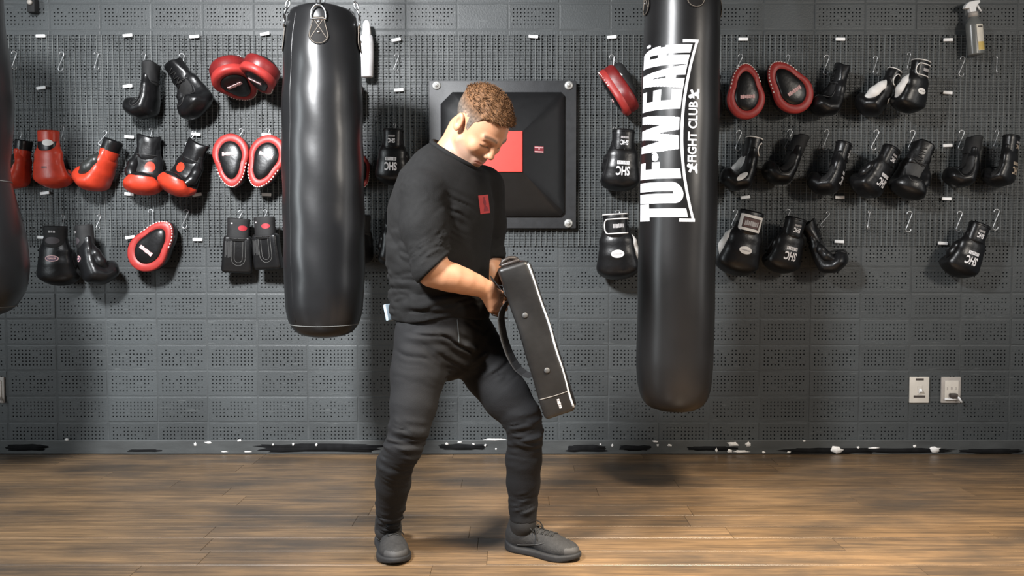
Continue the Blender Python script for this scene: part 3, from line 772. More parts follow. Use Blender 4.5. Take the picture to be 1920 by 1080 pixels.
def spray():
    Y = YM - .05; s = Y / F_PX; c = P(1830, 103, Y); root = empty('spray_bottle', c); root.rotation_euler = (0, math.radians(-6), math.radians(10))
    tag(root, 'white-headed spray bottle with a yellow label hanging at the top right', 'bottle')
    glass = mat('cloudy plastic', (.13, .135, .13), .25, var=.1)
    h = 100 * s; r = 15.5 * s
    MB().lathe([(r * .9, 0), (r, .004), (r, .005), (r, 52 * s), (r * .98, 57 * s), (r * .75, 64 * s), (r * .45, 70 * s), (r * .42, 78 * s)], seg=28, sy=.8).build('bottle_body', glass, root)
    tr = bvh(root.children[0].data)
    lab = mat('cream label', (.62, .58, .50), .5, var=.08)
    m = decal('paper_label', grid_shape(lambda u, v: True, -.011, .030, 6 * s, 54 * s, .006), tr, (0, -.3, 0), (1, 0, 0), (0, 0, 1), (0, 1, 0), lab); pl = link('paper_label', m, None, root)
    m = decal('yellow_band', grid_shape(lambda u, v: True, -.009, .028, 7 * s, 22 * s, .006), tr, (0, -.3, 0), (1, 0, 0), (0, 0, 1), (0, 1, 0), mat('yellow print', (.55, .40, .12), .5), .0022); link('yellow_band', m, None, pl)
    m = decal('print_line', grid_shape(lambda u, v: True, -.005, .022, 48 * s, 50.5 * s, .004), tr, (0, -.3, 0), (1, 0, 0), (0, 0, 1), (0, 1, 0), M_DARKP, .0022); link('print_line', m, None, pl)
    head = empty('spray_head'); head.parent = root
    bm = [(-19, 86), (-16, 92), (-9, 97), (4, 99), (13, 99), (14, 95), (8, 91), (5, 86), (4, 78), (-8, 78), (-9, 86), (-12, 85)]
    v = []; n = len(bm)
    for y in (-.011, .011): v += [(x * s, y, z * s) for x, z in bm]
    f = [tuple(range(n)), tuple(reversed(range(n, 2 * n)))] + [((k + 1) % n, k, n + k, n + (k + 1) % n) for k in range(n)]
    head_me = mesh('trigger_head', v, f, False); bpy.data.objects.remove(head)
    hd = link('trigger_head', head_me, M_WHITEP, root); md = hd.modifiers.new('bevel', 'BEVEL'); md.width = .003; md.segments = 2
    MB().tube([(9 * s, 0, 91 * s), (12 * s, 0, 86 * s), (17 * s, 0, 79 * s)], [.006, .005, .004], 8).build('trigger', M_WHITEP, root)
    MB().lathe([(8.5 * s, 70 * s), (8.5 * s, 78 * s)], seg=20).build('collar', M_GREYP, root)
spray()
def tapered():
    Y = YM - .05; s = Y / F_PX; c = P(688, 145, Y); root = empty('white_nozzle_bottle', c)
    tag(root, 'narrow white tapered plastic bottle half behind the plain heavy bag', 'bottle')
    MB().lathe([(10 * s, 0), (11.5 * s, .004), (13 * s, 40 * s), (13 * s, 60 * s), (11 * s, 76 * s)], seg=24).build('bottle_body', mat('off white plastic', (.60, .59, .60), .4), root)
    MB().lathe([(8.6 * s, 76 * s), (8.0 * s, 82 * s), (6.5 * s, 98 * s), (4.0 * s, 103.5 * s), (1.0 * s, 105 * s)], seg=24).build('tapered_cap', M_WHITEP, root)
tapered()
def bracket():
    s = WALL / F_PX; c = P(67, 14, WALL); root = empty('wall_bracket', (c.x, WALL - .003, c.z)); tag(root, 'small black bracket with a pale round knob at the top left of the wall', 'bracket')
    MB().box((0, -.02, 0), (7 * s, .022, 13 * s), bev=.004).build('bracket_body', M_BLACKM, root)
    MB().lathe([(.012, 0), (.012, .010), (.009, .014), (.001, .016)], (0, -.042, 4 * s), 16, Matrix.Rotation(math.pi / 2, 3, 'X')).build('knob', M_GREYP, root)
bracket()
# ------------------------------------------------------------------ boxing gloves (cuff up, back of the hand towards -Y, palm towards +Y)
SX = 2.0
def glove_core(p):
    q = p * np.array([1 / SX, 1, 1])
    d = chain(q, [(0, .004, -.07, .031), (0, .0, -.13, .031), (0, .0, -.190, .034), (0, .012, -.245, .040), (0, .058, -.260, .038), (0, .098, -.244, .032), (0, .108, -.216, .026)], .036)
    return d
def body_mesh():
    return sdf_mesh('padded_body', glove_core, (-.1, -.08, -.32), (.1, .17, -.02), .0042)
def thumb_mesh(s):
    return sdf_mesh('thumb', lambda p: chain(p * np.array([1, 1, 1]), [(s * .046, .012, -.105, .018), (s * .064, .026, -.150, .023), (s * .068, .042, -.190, .025), (s * .056, .062, -.222, .021)], .02), (-.12, -.03, -.27), (.12, .14, -.06), .0042)
def cuff_mesh(long=0.0, soft=0.0, seed=1):
    r = random.Random(seed); ph = [r.uniform(0, 6) for _ in range(6)]
    zs = [-.118, -.112, -.09, -.06, -.03, -.008 + long, 0 + long]; rx = [.047, .053, .0555, .055, .0555, .057, .0545]; ry = [.036, .040, .0415, .041, .042, .043, .041]
    seg = 40; v = []; f = []
    rows = [(zs[i], rx[i], ry[i]) for i in range(7)] + [(-.004 + long, .049, .0365), (-.04, .046, .034), (-.085, .044, .032)]
    for z, a, b in rows:
        for k in range(seg):
            t = 2 * math.pi * k / seg; w = 1 + soft * (.05 * math.sin(2 * t + ph[0] + z * 20) + .04 * math.sin(5 * t + ph[1] + z * 45) + .05 * math.sin(z * 110 + ph[2] + math.sin(t) * 2))
            c, s_ = math.cos(t), math.sin(t); v.append((a * w * math.copysign(abs(c) ** .85, c), b * w * math.copysign(abs(s_) ** .85, s_) + .003, z + soft * .006 * math.sin(t * 2 + ph[3])))
    for i in range(len(rows) - 1):
        for k in range(seg): f.append((i * seg + k, i * seg + (k + 1) % seg, (i + 1) * seg + (k + 1) % seg, (i + 1) * seg + k))
    f.append(tuple(reversed(range(seg)))); f.append(tuple((len(rows) - 1) * seg + k for k in range(seg)))
    return mesh('cuff', v, f)
BODY = body_mesh(); BTREE = bvh(BODY)
THUMB = {s: thumb_mesh(s) for s in (-1, 1)}
THUMB[2] = sdf_mesh('thumb', lambda p: chain(p, [(.046, .0, -.105, .016), (.062, .0, -.150, .020), (.066, .008, -.190, .022), (.060, .020, -.215, .020)], .02), (-.02, -.05, -.27), (.12, .09, -.06), .0042)
def big_thumb(s): return sdf_mesh('thumb', lambda p: chain(p, [(s * .044, .006, -.092, .018), (s * .060, .020, -.135, .029), (s * .066, .040, -.182, .034), (s * .058, .062, -.220, .026)], .02), (-.12, -.05, -.28), (.12, .13, -.04), .0042)
BIGTH = {s: big_thumb(s) for s in (-1, 1)}
CUFF = cuff_mesh(); CTREE = bvh(CUFF); CUFFS = cuff_mesh(.006, 1.0, 4); CUFFS2 = cuff_mesh(.02, 1.3, 9)
X3, Y3, Z3 = Vector((1, 0, 0)), Vector((0, 1, 0)), Vector((0, 0, 1))
def cp(me, *mats):
    m = me.copy(); m.materials.clear()
    for q in mats: m.materials.append(q)
    return m
def split_mat(me, fn):
    idx = [fn(p.center) for p in me.polygons]; me.polygons.foreach_set('material_index', idx); return me
def front(shape, tree, x, z, m, name, off=.0014): return decal(name, shape, tree, (x, -.4, z), X3, Z3, Y3, m, off)
def back(shape, tree, x, z, m, name, off=.0014): return decal(name, shape, tree, (x, .5, z), X3, Z3, -Y3, m, off)
def side(shape, tree, y, z, m, name, sg, off=.0014): return decal(name, shape, tree, (sg * .4, y, z), Y3, Z3, -X3 * sg, m, off)
def flip(shape): return [(-x, -y) for x, y in shape[0]], shape[1]
def shift(shape, a, b): return [(x + a, y + b) for x, y in shape[0]], shape[1]
def bars(w, h, n):
    pts = []; f = []
    def quad(x0, x1, y0, y1):
        k = len(pts); pts.extend([(x0, y0), (x1, y0), (x1, y1), (x0, y1)]); f.append((k, k + 1, k + 2, k + 3))
    t = h * .10
    for i in range(n):
        x0, x1 = -w / 2 + w * i / n, -w / 2 + w * (i + 1) / n; quad(x0, x1, -h / 2, -h / 2 + t); quad(x0, x1, h / 2 - t, h / 2)
    for i in range(n + 1):
        x = -w / 2 + (w - w / n * .62) * i / n; quad(x, x + w / n * .62, -h / 2 + t, h / 2 - t)
    return pts, f
def jag(w, h, n=9, seed=0):      # unreadable band of letters
    r = random.Random(seed); pts = []; f = []
    for i in range(n):
        x0 = -w / 2 + w * i / n; x1 = x0 + w / n * r.uniform(.72, 1.0); y0 = -h / 2 * r.uniform(.7, 1); y1 = h / 2 * r.uniform(.7, 1); k = len(pts)
        pts += [(x0, y0), (x1, y0), (x1, y1), (x0, y1)]; f.append((k, k + 1, k + 2, k + 3))
    return pts, f
def tube_mesh(name, paths, r, m, closed=False):
    b = MB()
    for p in paths:
        if len(p) > 2: b.tube(p, r, 6, closed=closed)
    me = b.mesh(name); me.materials.append(m); return me
def rect_path(w, h, cx, cy, n=8, rr=.3):
    pts = []; c = [(w / 2, h / 2), (-w / 2, h / 2), (-w / 2, -h / 2), (w / 2, -h / 2)]
    for i in range(4):
        a, b = c[i], c[(i + 1) % 4]
        for k in range(n): pts.append((cx + a[0] + (b[0] - a[0]) * k / n, cy + a[1] + (b[1] - a[1]) * k / n))
    return pts
def cuff_loop(tree, fz, a0=0, a1=2 * math.pi, n=40, off=.001):
    out = []
    for k in range(n + 1):
        t = a0 + (a1 - a0) * k / n; d = Vector((math.sin(t), -math.cos(t), 0)); h = tree.ray_cast(d * .3 + Vector((0, .003, fz(t))), -d)[0]
        if h: out.append(h + d * off)
    return out
PROTO = {}
def glove_type(kind, s):
    """list of (part name, mesh, sub-parts)"""
    key = (kind, s)
    if key in PROTO: return PROTO[key]
    th = THUMB[s]; parts = []; s = 1 if s == 2 else s
    if kind in ('shc', 'shc_tan'):
        pr = M_PRINT if kind == 'shc' else M_TAN
        subs = [('lettering', front(flip(text_shape('SHC', .060, .03, .62)), BTREE, .0, -.207, pr, 'lettering')), ('lettering_band', front(bars(.062, .018, 7), BTREE, .0, -.168, pr, 'lettering_band'))]
        cs = [('lettering', front(flip(text_shape('SHC', .034, .03, .62)), CTREE, .0, -.066, pr, 'lettering')), ('lettering_band', front(bars(.038, .010, 6), CTREE, .0, -.042, M_PRINTG, 'lettering_band'))]
        tr = [('piping', tube_mesh('piping', [cuff_loop(CTREE, lambda t, z=z: z)], .0022, M_BLACK)) for z in (-.012, -.100)]
        parts = [('padded_body', cp(BODY, M_BLACK), subs), ('thumb', cp(th, M_BLACK), []), ('cuff', cp(CUFF, M_BLACK), cs + tr), ('palm_panel', back(ellipse_shape(.044, .058), BTREE, 0, -.135, M_CHAR, 'palm_panel'), []),
                 ('side_panel', side(shift(ellipse_shape(.022, .055, rot=.25), 0, 0), BTREE, .030, -.20, M_CHAR, 'side_panel', -s), [])]
    elif kind == 'plain':
        parts = [('padded_body', cp(BODY, M_BLACK), []), ('thumb', cp(th, M_BLACK), []), ('cuff', cp(CUFFS, M_BLACKM), [('piping', tube_mesh('piping', [cuff_loop(CTREE, lambda t: -.100)], .003, M_BLACK))]), ('palm_panel', back(ellipse_shape(.044, .060), BTREE, 0, -.13, M_CHAR, 'palm_panel'), []),
                 ('side_panel', side(ellipse_shape(.026, .060, rot=.3), BTREE, .035, -.175, M_CHAR, 'side_panel', -s), [('x', None)] and [])]
        rim = [p for p in path_on(BTREE, (-s * .4, 0, 0), Y3, Z3, X3 * s, [(.040 + .036 * math.cos(a) * 1.1 - .25 * .058 * math.sin(a) * .5, -.185 + .062 * math.sin(a)) for a in np.linspace(math.pi * .75, math.pi * 2.1, 26)], .0005)]
        parts.append(('seam', tube_mesh('seam', [rim], .0024, M_CHAR), []))
    elif kind == 'lace':
        lac = []
        for k in range(6):
            z = -.02 - .016 * k; lac.append(path_on(CTREE, (0, .5, 0), X3, Z3, -Y3, [(-.016 + .032 * i / 8, z + (.008 if k % 2 else -.008) * (i / 8 - .5)) for i in range(9)], .001))
        parts = [('padded_body', cp(BODY, M_BLACK), []), ('thumb', cp(th, M_BLACK), []), ('cuff', cp(CUFFS2, M_BLACK), [('laces', tube_mesh('laces', lac, .0025, M_CHAR)), ('piping', tube_mesh('piping', [cuff_loop(CTREE, lambda t: -.095 + .01 * math.sin(t))], .003, M_CHAR))]), ('palm_panel', back(ellipse_shape(.046, .062), BTREE, 0, -.135, M_CHAR, 'palm_panel'), []),
                 ('seam', tube_mesh('seam', [path_on(BTREE, (0, .5, 0), X3, Z3, -Y3, [(.050 * math.cos(a), -.150 + .075 * math.sin(a)) for a in np.linspace(math.pi, 2 * math.pi, 22)], .0005)], .0028, M_CHAR), [])]
    elif kind == 'white':
        oval = front(ellipse_shape(.030, .018), BTREE, .004, -.185, M_WHITE, 'oval_badge')
        cb = front(flip(jag(.05, .02, 8, 3)), CTREE, .012, -.058, M_PRINTG, 'lettering_band', .0016)
        strap = cuff_loop(CTREE, lambda t: -.026 if t > -.6 else -.026, -.75, 1.5, 22, .002); strap2 = cuff_loop(CTREE, lambda t: -.092, -.75, 1.5, 22, .002)
        endc = cuff_loop(CTREE, lambda t: -.026 - .066 * ((t + 1.05) / .3), -1.05, -.75, 1) ; arc = []
        for k in range(13):
            a = math.pi * k / 12; t = -.75 - .38 * math.sin(a); z = -.059 + .033 * math.cos(a); arc += cuff_loop(CTREE, lambda q: z, t, t + .001, 0 + 1, .002)[:1]
        trim = [list(reversed(strap)) + arc + strap2]
        top = cuff_loop(CTREE, lambda t: -.004, 0, 2 * math.pi, 40, .001)
        pal = [('palm_patch', back(ellipse_shape(.040, .045), BTREE, 0, -.135, M_WHITE, 'palm_patch'), []), ('side_patch', side(ellipse_shape(.014, .036, rot=.75), BTREE, .040, -.232, M_WHITE, 'side_patch', -s), [])]
        parts = [('padded_body', cp(BODY, M_BLACK), [('oval_badge', oval), ('badge_print', front(flip(jag(.040, .006, 9, 5)), BTREE, .004, -.185, M_PRINTG, 'badge_print', .0024))]), ('thumb', cp(BIGTH[s], M_WHITE), []), ('cuff', cp(CUFF, M_BLACK), [('strap_trim', tube_mesh('strap_trim', trim, .0032, M_WHITE)), ('rim_trim', tube_mesh('rim_trim', [top], .0032, M_WHITE)), ('lettering_band', cb)])] + pal
    elif kind == 'boxlabel':
        t, _ = glove_type('white', s), 0
        fr = front(grid_shape(lambda u, v: not (abs(u) < .040 and abs(v) < .024), -.052, .052, -.037, .037, .004), CTREE, .0, -.058, M_WHITE, 'label_frame', .002)
        pb = front(grid_shape(lambda u, v: True, -.038, .038, -.022, .022, .005), CTREE, .0, -.058, mat('label brown', (.10, .055, .05), .6), 'label_field', .0018)
        tx = front(flip(jag(.066, .026, 8, 8)), CTREE, 0, -.060, M_PRINTG, 'lettering_band', .0026)
        parts = [t[0], t[1], ('cuff', cp(CUFF, M_BLACK), [('label_frame', fr), ('label_field', pb), ('lettering_band', tx)])] + list(t[3:])
    elif kind == 'oval':
        ov = front(ellipse_shape(.034, .016), BTREE, 0, -.165, M_PINK, 'oval_emblem'); ov2 = front(ellipse_shape(.029, .0115), BTREE, 0, -.165, mat('emblem violet', (.08, .05, .10), .6), 'oval_field', .0022); ov3 = front(flip(jag(.040, .011, 6, 2)), BTREE, 0, -.165, M_PINK, 'emblem_print', .003)
        co = front(ellipse_shape(.036, .018), CTREE, 0, -.075, mat('cuff patch', (.06, .05, .055), .6), 'cuff_patch'); cw = front(jag(.034, .012, 3, 1), CTREE, .0, -.030, M_PRINTG, 'cuff_tag', .0022)
        parts = [('padded_body', cp(BODY, M_BLACK), [('oval_emblem', ov), ('oval_field', ov2), ('emblem_print', ov3)]), ('thumb', cp(th, M_BLACK), []), ('cuff', cp(CUFF, M_BLACKM), [('cuff_patch', co), ('cuff_tag', cw)]), ('palm_panel', back(ellipse_shape(.044, .058), BTREE, 0, -.135, M_CHAR, 'palm_panel'), [])]
    elif kind == 'red':
        b = split_mat(cp(BODY, M_RED, M_BLACK), lambda c: 1 if (c.y > .012 + .04 * max(0, (-.19 - c.z) / .05) and c.z > -.235 and c.y < .115 and not (c.z < -.2 and c.y > .075)) else 0)
        cu = split_mat(cp(CUFF, M_RED, M_BLACK), lambda c: 1 if c.z < -.055 or abs(c.y - .003) < .0 else 0)
        ov = front(ellipse_shape(.028, .017), CTREE, .018, -.068, M_WHITE, 'oval_badge', .002)
        lines = front(jag(.030, .012, 3, 6), BTREE, .0, -.2, M_DRED, 'print', .0014)
        parts = [('padded_body', b, [('print', lines), ('red_disc', back(ellipse_shape(.021, .024), BTREE, -s * .022, -.135, M_RED, 'red_disc', .002))]), ('thumb', cp(th, M_BLACK), []), ('cuff', cu, [('oval_badge', ov)])]
    elif kind == 'red_palm':
        b = split_mat(cp(BODY, M_BLACK, M_RED), lambda c: 1 if c.z < -.232 or (c.y > .085 and c.z < -.21) else 0)
        parts = [('padded_body', b, [('red_disc', back(ellipse_shape(.025, .027), BTREE, -s * .024, -.155, M_RED, 'red_disc', .002))]), ('thumb', cp(th, M_BLACK), []), ('cuff', cp(CUFFS, M_BLACK), [('piping', tube_mesh('piping', [cuff_loop(CTREE, lambda t: -.095)], .003, M_CHAR))])]
    elif kind == 'red_side':
        b = cp(BODY, M_RED); cu = split_mat(cp(CUFF, M_BLACK, M_RED), lambda c: 1 if c.z < -.062 else 0)
        parts = [('padded_body', b, []), ('thumb', cp(BIGTH[s], mat('grey black leather', (.022, .024, .023), .34, var=.2)), []), ('cuff', cu, []), ('palm_panel', back(ellipse_shape(.050, .055), BTREE, 0, -.13, M_BLACK, 'palm_panel'), [])]
    elif kind == 'bag':
        def fb(p):
            t = np.clip((-.10 - p[:, 2]) / .18, 0, 1); q = p.copy(); q[:, 1] -= .02 * t * t
            w = .072 + .008 * t
            dd = np.abs(q - np.array([0, .004, -.185])) - np.stack([w - .02, np.full(len(p), .030 - .016), np.full(len(p), .098 - .02)], -1)
            d = vlen(np.maximum(dd, 0)) + np.minimum(dd.max(-1), 0) - .018
            return smin(d, rcone(p, (0, .045, -.255), (0, .050, -.215), .025, .02), .02)
        if 'bagbody' not in PROTO: PROTO['bagbody'] = sdf_mesh('padded_body', fb, (-.1, -.06, -.32), (.1, .11, -.05), .0042)
        B = PROTO['bagbody']; bt = bvh(B); st = []
        for a in (.020, .034):
            st.append(path_on(bt, (.006, -.4, 0), X3, Z3, Y3, [(-a, -.105 - .10 * k / 10) for k in range(11)] + [(-a * math.cos(t), -.205 - a * 1.1 * math.sin(t)) for t in np.linspace(0, math.pi, 13)] + [(a, -.205 + .10 * k / 10) for k in range(11)], .0004))
        wr = front(jag(.03, .09, 4, 12), bt, -.046, -.16, mat('grey vertical print', (.022, .022, .022), .6), 'side_print')
        red = front(ellipse_shape(.022, .014), CTREE, .022, -.05, mat('red emblem', (.32, .02, .03), .5), 'red_emblem', .002); wt = front(jag(.012, .008, 1, 1), CTREE, -.03, -.028, M_PRINTG, 'cuff_tag', .002)
        parts = [('padded_body', cp(B, M_BLACK), [('stitching', tube_mesh('stitching', st, .0011, M_SEAM)), ('side_print', wr)]), ('thumb', cp(THUMB[s], M_BLACK), []), ('cuff', cp(CUFF, M_BLACKM), [('red_emblem', red), ('cuff_tag', wt), ('piping', tube_mesh('piping', [cuff_loop(CTREE, lambda t: -.104)], .003, M_CHAR))])]
    parts = [(a, m, [(n, q) for n, q in sub if q is not None]) for a, m, sub in parts if m is not None]
    PROTO[key] = parts; return parts

def fit(root, verts, box, wall_y, mode='h', dy=0.0):
    """hang a thing at the wall so that it covers the place it has in the photograph (x0,y0,x1,y1)"""
    x0, y0, x1, y1 = box; V = np.array([v[:] for v in verts]); sc = 1.0
    Rm = np.array(root.rotation_euler.to_matrix()); W = V @ Rm.T
    for _ in range(4):
        Ws = W * sc; ymax = Ws[:, 1].max(); Y = wall_y - .004 - ymax - dy
        c = P((x0 + x1) / 2, (y0 + y1) / 2, Y + (Ws[:, 1].min() + ymax) / 2)
        loc = np.array([c.x - (Ws[:, 0].max() + Ws[:, 0].min()) / 2, Y, c.z - (Ws[:, 2].max() + Ws[:, 2].min()) / 2])
        pr = np.array([proj(p) for p in (Ws + loc)[::7]])
        h = pr[:, 1].max() - pr[:, 1].min(); w = pr[:, 0].max() - pr[:, 0].min()
        k = {'h': (y1 - y0) / h, 'w': (x1 - x0) / w, 'm': math.sqrt((y1 - y0) / h * (x1 - x0) / w)}[mode]
        if _ < 3: sc *= k
    root.location = loc; root.scale = (sc,) * 3
    return sc
def hang_glove(kind, box, yaw, roll, label, s=1, pitch=0, dy=0, mode='m', group='gloves hung on the wall mesh'):
    parts = glove_type(kind, s); root = empty('boxing_glove' if kind != 'bag' else 'bag_glove'); tag(root, label, 'boxing glove', group)
    root.rotation_mode = 'XYZ'
    R = Matrix.Rotation(math.radians(roll), 3, 'Y') @ Matrix.Rotation(math.radians(pitch), 3, 'X') @ Matrix.Rotation(math.radians(yaw), 3, 'Z')
    root.rotation_euler = R.to_euler()
    vs = [v.co for n, m, sb in parts if n in ('padded_body', 'cuff', 'thumb') for v in m.vertices]
    fit(root, vs, box, YM - .003, mode, dy)
    for n, m, sub in parts:
        o = link(n, m, None, root)
        for n2, m2 in sub: link(n2, m2, None, o)
    return root
NB = 'boxing gloves on the left of the wall'; NC = 'boxing gloves on the right of the wall'
GL = [
 ('plain', (233, 110, 300, 230), 82, 4, 'black glove in side view with a grey curved palm, top row left of the cluster', 1, NB),
 ('lace', (300, 113, 403, 216), 150, -36, 'tilted black glove with laces in the top row, beside the stacked red mitts', 1, NB),
 ('red_side', (-2, 250, 56, 366), 84, 8, 'red and black glove half hidden behind the bulging bag at the left edge', -1, NB),
 ('red', (64, 241, 138, 360), -6, 0, 'bright red glove with a white oval on its black wrist band', -1, NB),
 ('red_side', (143, 249, 226, 368), 76, 22, 'orange red glove with a big black oval thumb and black wrist', -1, NB),
 ('red_palm', (229, 247, 304, 369), 190, 6, 'black palmed glove with a red disc and red fist, hanging upright', 1, NB),
 ('red_palm', (293, 256, 392, 369), 170, 24, 'black palmed glove with a red disc and red fist, tilted to the right', -1, NB),
 ('shc', (706, 238, 769, 353), -4, 2, 'black glove with SHC print between the plain bag and the man', 1, NB),
 ('shc', (711, 393, 772, 505), 18, -2, 'black glove with SHC print half hidden behind the man at his elbow', -1, NB),
 ('oval', (75, 415, 148, 545), 4, 1, 'black glove with a pink oval emblem facing forward, bottom row left', 1, NB),
 ('oval', (145, 414, 221, 541), -52, -7, 'black glove with a purple oval emblem, fist turned to the right', 1, NB),
 ('plain', (640, 398, 698, 503), 60, 0, 'dark glove mostly hidden behind the right edge of the plain bag', 1, NB),
 ('bag', (414, 408, 481, 514), 14, 3, 'flat black bag glove with a red emblem on its left side', 1, NB),
 ('bag', (471, 406, 531, 507), -10, -3, 'flat black bag glove with a red emblem, against the plain heavy bag', -1, NB),
 ('shc', (1123, 245, 1200, 359), 4, 3, 'black glove with SHC print directly left of the lettered bag', -1, NC),
 ('white', (1116, 402, 1200, 523), -8, -3, 'black glove with white oval and white trimmed wrist left of the lettered bag', 1, NC),
 ('plain', (1292, 146, 1362, 223), 40, 0, 'black glove peeking out behind the lettered bag beside a red mitt', 1, NC),
 ('lace', (1519, 112, 1592, 223), 100, 14, 'black glove in side view in the top row, right of two red mitts', 1, NC),
 ('white', (1609, 116, 1682, 230), 62, 26, 'black glove with a big white thumb turned forward and a striped wrist', -1, NC),
 ('white', (1671, 104, 1738, 222), 22, 10, 'black glove with a tilted white oval and white trimmed wrist, end of the top row', -1, NC),
 ('white', (1354, 248, 1424, 366), 88, 12, 'black glove in side view with white trimmed wrist, beside the lettered bag', 1, NC),
 ('plain', (1292, 300, 1352, 362), 60, 10, 'black glove just showing behind the right edge of the lettered bag', 1, NC),
 ('plain', (1433, 243, 1510, 354), 92, 22, 'black side view glove, second in the middle row right of the lettered bag', 1, NC),
 ('shc', (1516, 258, 1593, 372), 62, 16, 'black glove in side view with SHC print on its right edge', 1, NC),
 ('shc', (1592, 266, 1683, 376), 34, 26, 'tilted glossy black glove with SHC prints on back and wrist, middle row', -1, NC),
 ('lace', (1668, 264, 1760, 372), 170, 22, 'dull black glove with its palm and round thumb forward', -1, NC),
 ('plain', (1772, 245, 1837, 362), 84, 9, 'plain black J-shaped glove second from the right edge, middle row', 1, NC),
 ('shc_tan', (1843, 243, 1905, 362), 40, 6, 'black glove with worn tan prints at the right edge', 1, NC),
 ('boxlabel', (1337, 393, 1430, 517), 2, 14, 'black glove with a boxed white wrist label and white oval', -1, NC),
 ('shc', (1426, 405, 1510, 513), 12, 14, 'glossy black glove with SHC print in the bottom row, left of a laced glove', -1, NC),
 ('lace', (1502, 405, 1589, 516), -118, -22, 'black laced glove in the bottom row with its fist turned right', 1, NC),
 ('shc', (1759, 412, 1852, 524), 8, 20, 'lone tilted black glove with SHC prints at the right end of the bottom row', -1, NC),
]
GL = [(k, b, y, r, l, 2 if (k in ('plain', 'shc') and 60 <= y <= 100) else s, g) for k, b, y, r, l, s, g in GL]
DYS = {'tilted to the right': .05, 'turned to the right': .03, 'against the plain heavy bag': .035, 'end of the top row': .05, 'beside a red mitt': .0}
for kind, box, yaw, roll, label, s, grp in GL: hang_glove(kind, box, yaw, roll, label, s, group=grp, dy=sum(v for k, v in DYS.items() if label.endswith(k)))

# ------------------------------------------------------------------ focus mitts
def mitt_outline(n=72):
    pts = []
    for k in range(n):
        a = 2 * math.pi * k / n; x, z = math.sin(a), -math.cos(a)       # a=0 at the wide bottom
        t = (z + 1) / 2; w = .098 * (1 - .36 * t ** 1.6) - .010 * math.exp(-((t - .62) / .18) ** 2)
        pts.append((x * w, -.128 + .256 * t if False else z * .128))
    return pts
def mitt_meshes():
    o = mitt_outline(); n = len(o)
    def loft(rows, cap0=True, cap1=True):
        v = []; f = []
        for sc, y, dz in rows: v += [(x * sc, y, z * (sc + dz)) for x, z in o]
        for r in range(len(rows) - 1):
            for k in range(n): f.append((r * n + k, (r + 1) * n + k, (r + 1) * n + (k + 1) % n, r * n + (k + 1) % n))
        if cap0: f.append(tuple(range(n)))
        if cap1: f.append(tuple((len(rows) - 1) * n + k for k in reversed(range(n))))
        return v, f
    rim = loft([(.55, .0, .06), (.96, .0, 0), (1.0, -.008, 0), (1.0, -.022, 0), (.985, -.029, 0), (.94, -.033, 0), (.82, -.0355, .02), (.68, -.035, .05), (.61, -.028, .06)])
    wall_ = loft([(.80, .050, 0), (.93, .046, 0), (.985, .034, 0), (.99, .012, 0), (.965, -.004, 0), (.9, -.004, 0)])
    pad = loft([(.66, -.026, .06), (.655, -.032, .06), (.62, -.037, .06), (.54, -.041, .06), (.40, -.044, .06), (.2, -.0455, .06), (.03, -.046, .0)])
    st = MB()
    for k in range(20):
        a = 2 * math.pi * (.30 + .42 * k / 19); x, z = math.sin(a), -math.cos(a); t = (z + 1) / 2; w = .098 * (1 - .36 * t ** 1.6) - .010 * math.exp(-((t - .62) / .18) ** 2)
        a2 = a + .05; x2, z2 = math.sin(a2), -math.cos(a2); t2 = (z2 + 1) / 2; w2 = .098 * (1 - .36 * t2 ** 1.6) - .010 * math.exp(-((t2 - .62) / .18) ** 2)
        st.tube([(x * w * .985, -.029, z * .126), ((x * w + x2 * w2) / 2 * .985, -.031, (z + z2) / 2 * .126), (x2 * w2 * .985, -.029, z2 * .126)], .0026, 6)
    pr = MB()
    for k in range(7): 
        x0 = -.033 + .066 * k / 7; h = .0075 + .0012 * math.sin(k * 2.3); pr.box((x0 + .0047, -.0468, -.028), (.0043, .0012, h))
    cuff = sdf_mesh('hand_pocket', lambda p: smin(ell(p, (0, .050, .0), (.060, .030, .085)), rcone(p, (0, .055, .04), (0, .058, .085), .034, .032), .03), (-.1, .0, -.1), (.1, .13, .19), .007)
    R = {'red_rim': mesh('red_rim', *rim), 'side_wall': mesh('side_wall', *wall_), 'centre_pad': mesh('centre_pad', *pad), 'stitching': st.mesh('stitching'), 'lettering_band': pr.mesh('lettering_band', False), 'hand_pocket': cuff}
    for k, m in (('red_rim', M_REDM), ('side_wall', M_BLACK), ('centre_pad', M_BLACK), ('stitching', M_WHITE), ('lettering_band', M_PINK), ('hand_pocket', M_BLACKM)): R[k].materials.append(m)
    for k in R: autosmooth(R[k], 50)
    # mitts with a dark red wall, and their seam line
    R['side_dark'] = cp(R['side_wall'], M_DRED)
    o2 = []
    for k in range(12): o2.append((.055 - .11 * k / 11, .052 - .004 * (k % 3), .045 + .02 * math.sin(k)))
    R['edge_trim'] = tube_mesh('edge_trim', [o2], .003, M_WHITE)
    return R
MITT = mitt_meshes()
def hang_mitt(box, R, label, mode='m', dark=False, dy=0, print_z=1):
    root = empty('focus_mitt'); tag(root, label, 'punch mitt', 'red focus mitts'); root.rotation_euler = R.to_euler()
    vs = [v.co for n in ('red_rim', 'side_wall', 'hand_pocket') for v in MITT[n].vertices]
    fit(root, vs, box, YM - .003, mode, dy)
    link('side_wall', MITT['side_dark' if dark else 'side_wall'], None, root); r = link('red_rim', MITT['red_rim'], None, root); link('stitching', MITT['stitching'], None, r)
    c = link('centre_pad', MITT['centre_pad'], None, root); q = link('lettering_band', MITT['lettering_band'], None, c)
    if print_z < 0: q.location = (0, 0, .056)
    hp = link('hand_pocket', MITT['hand_pocket'], None, root)
    if dark: link('edge_trim', MITT['edge_trim'], None, hp)
    return root
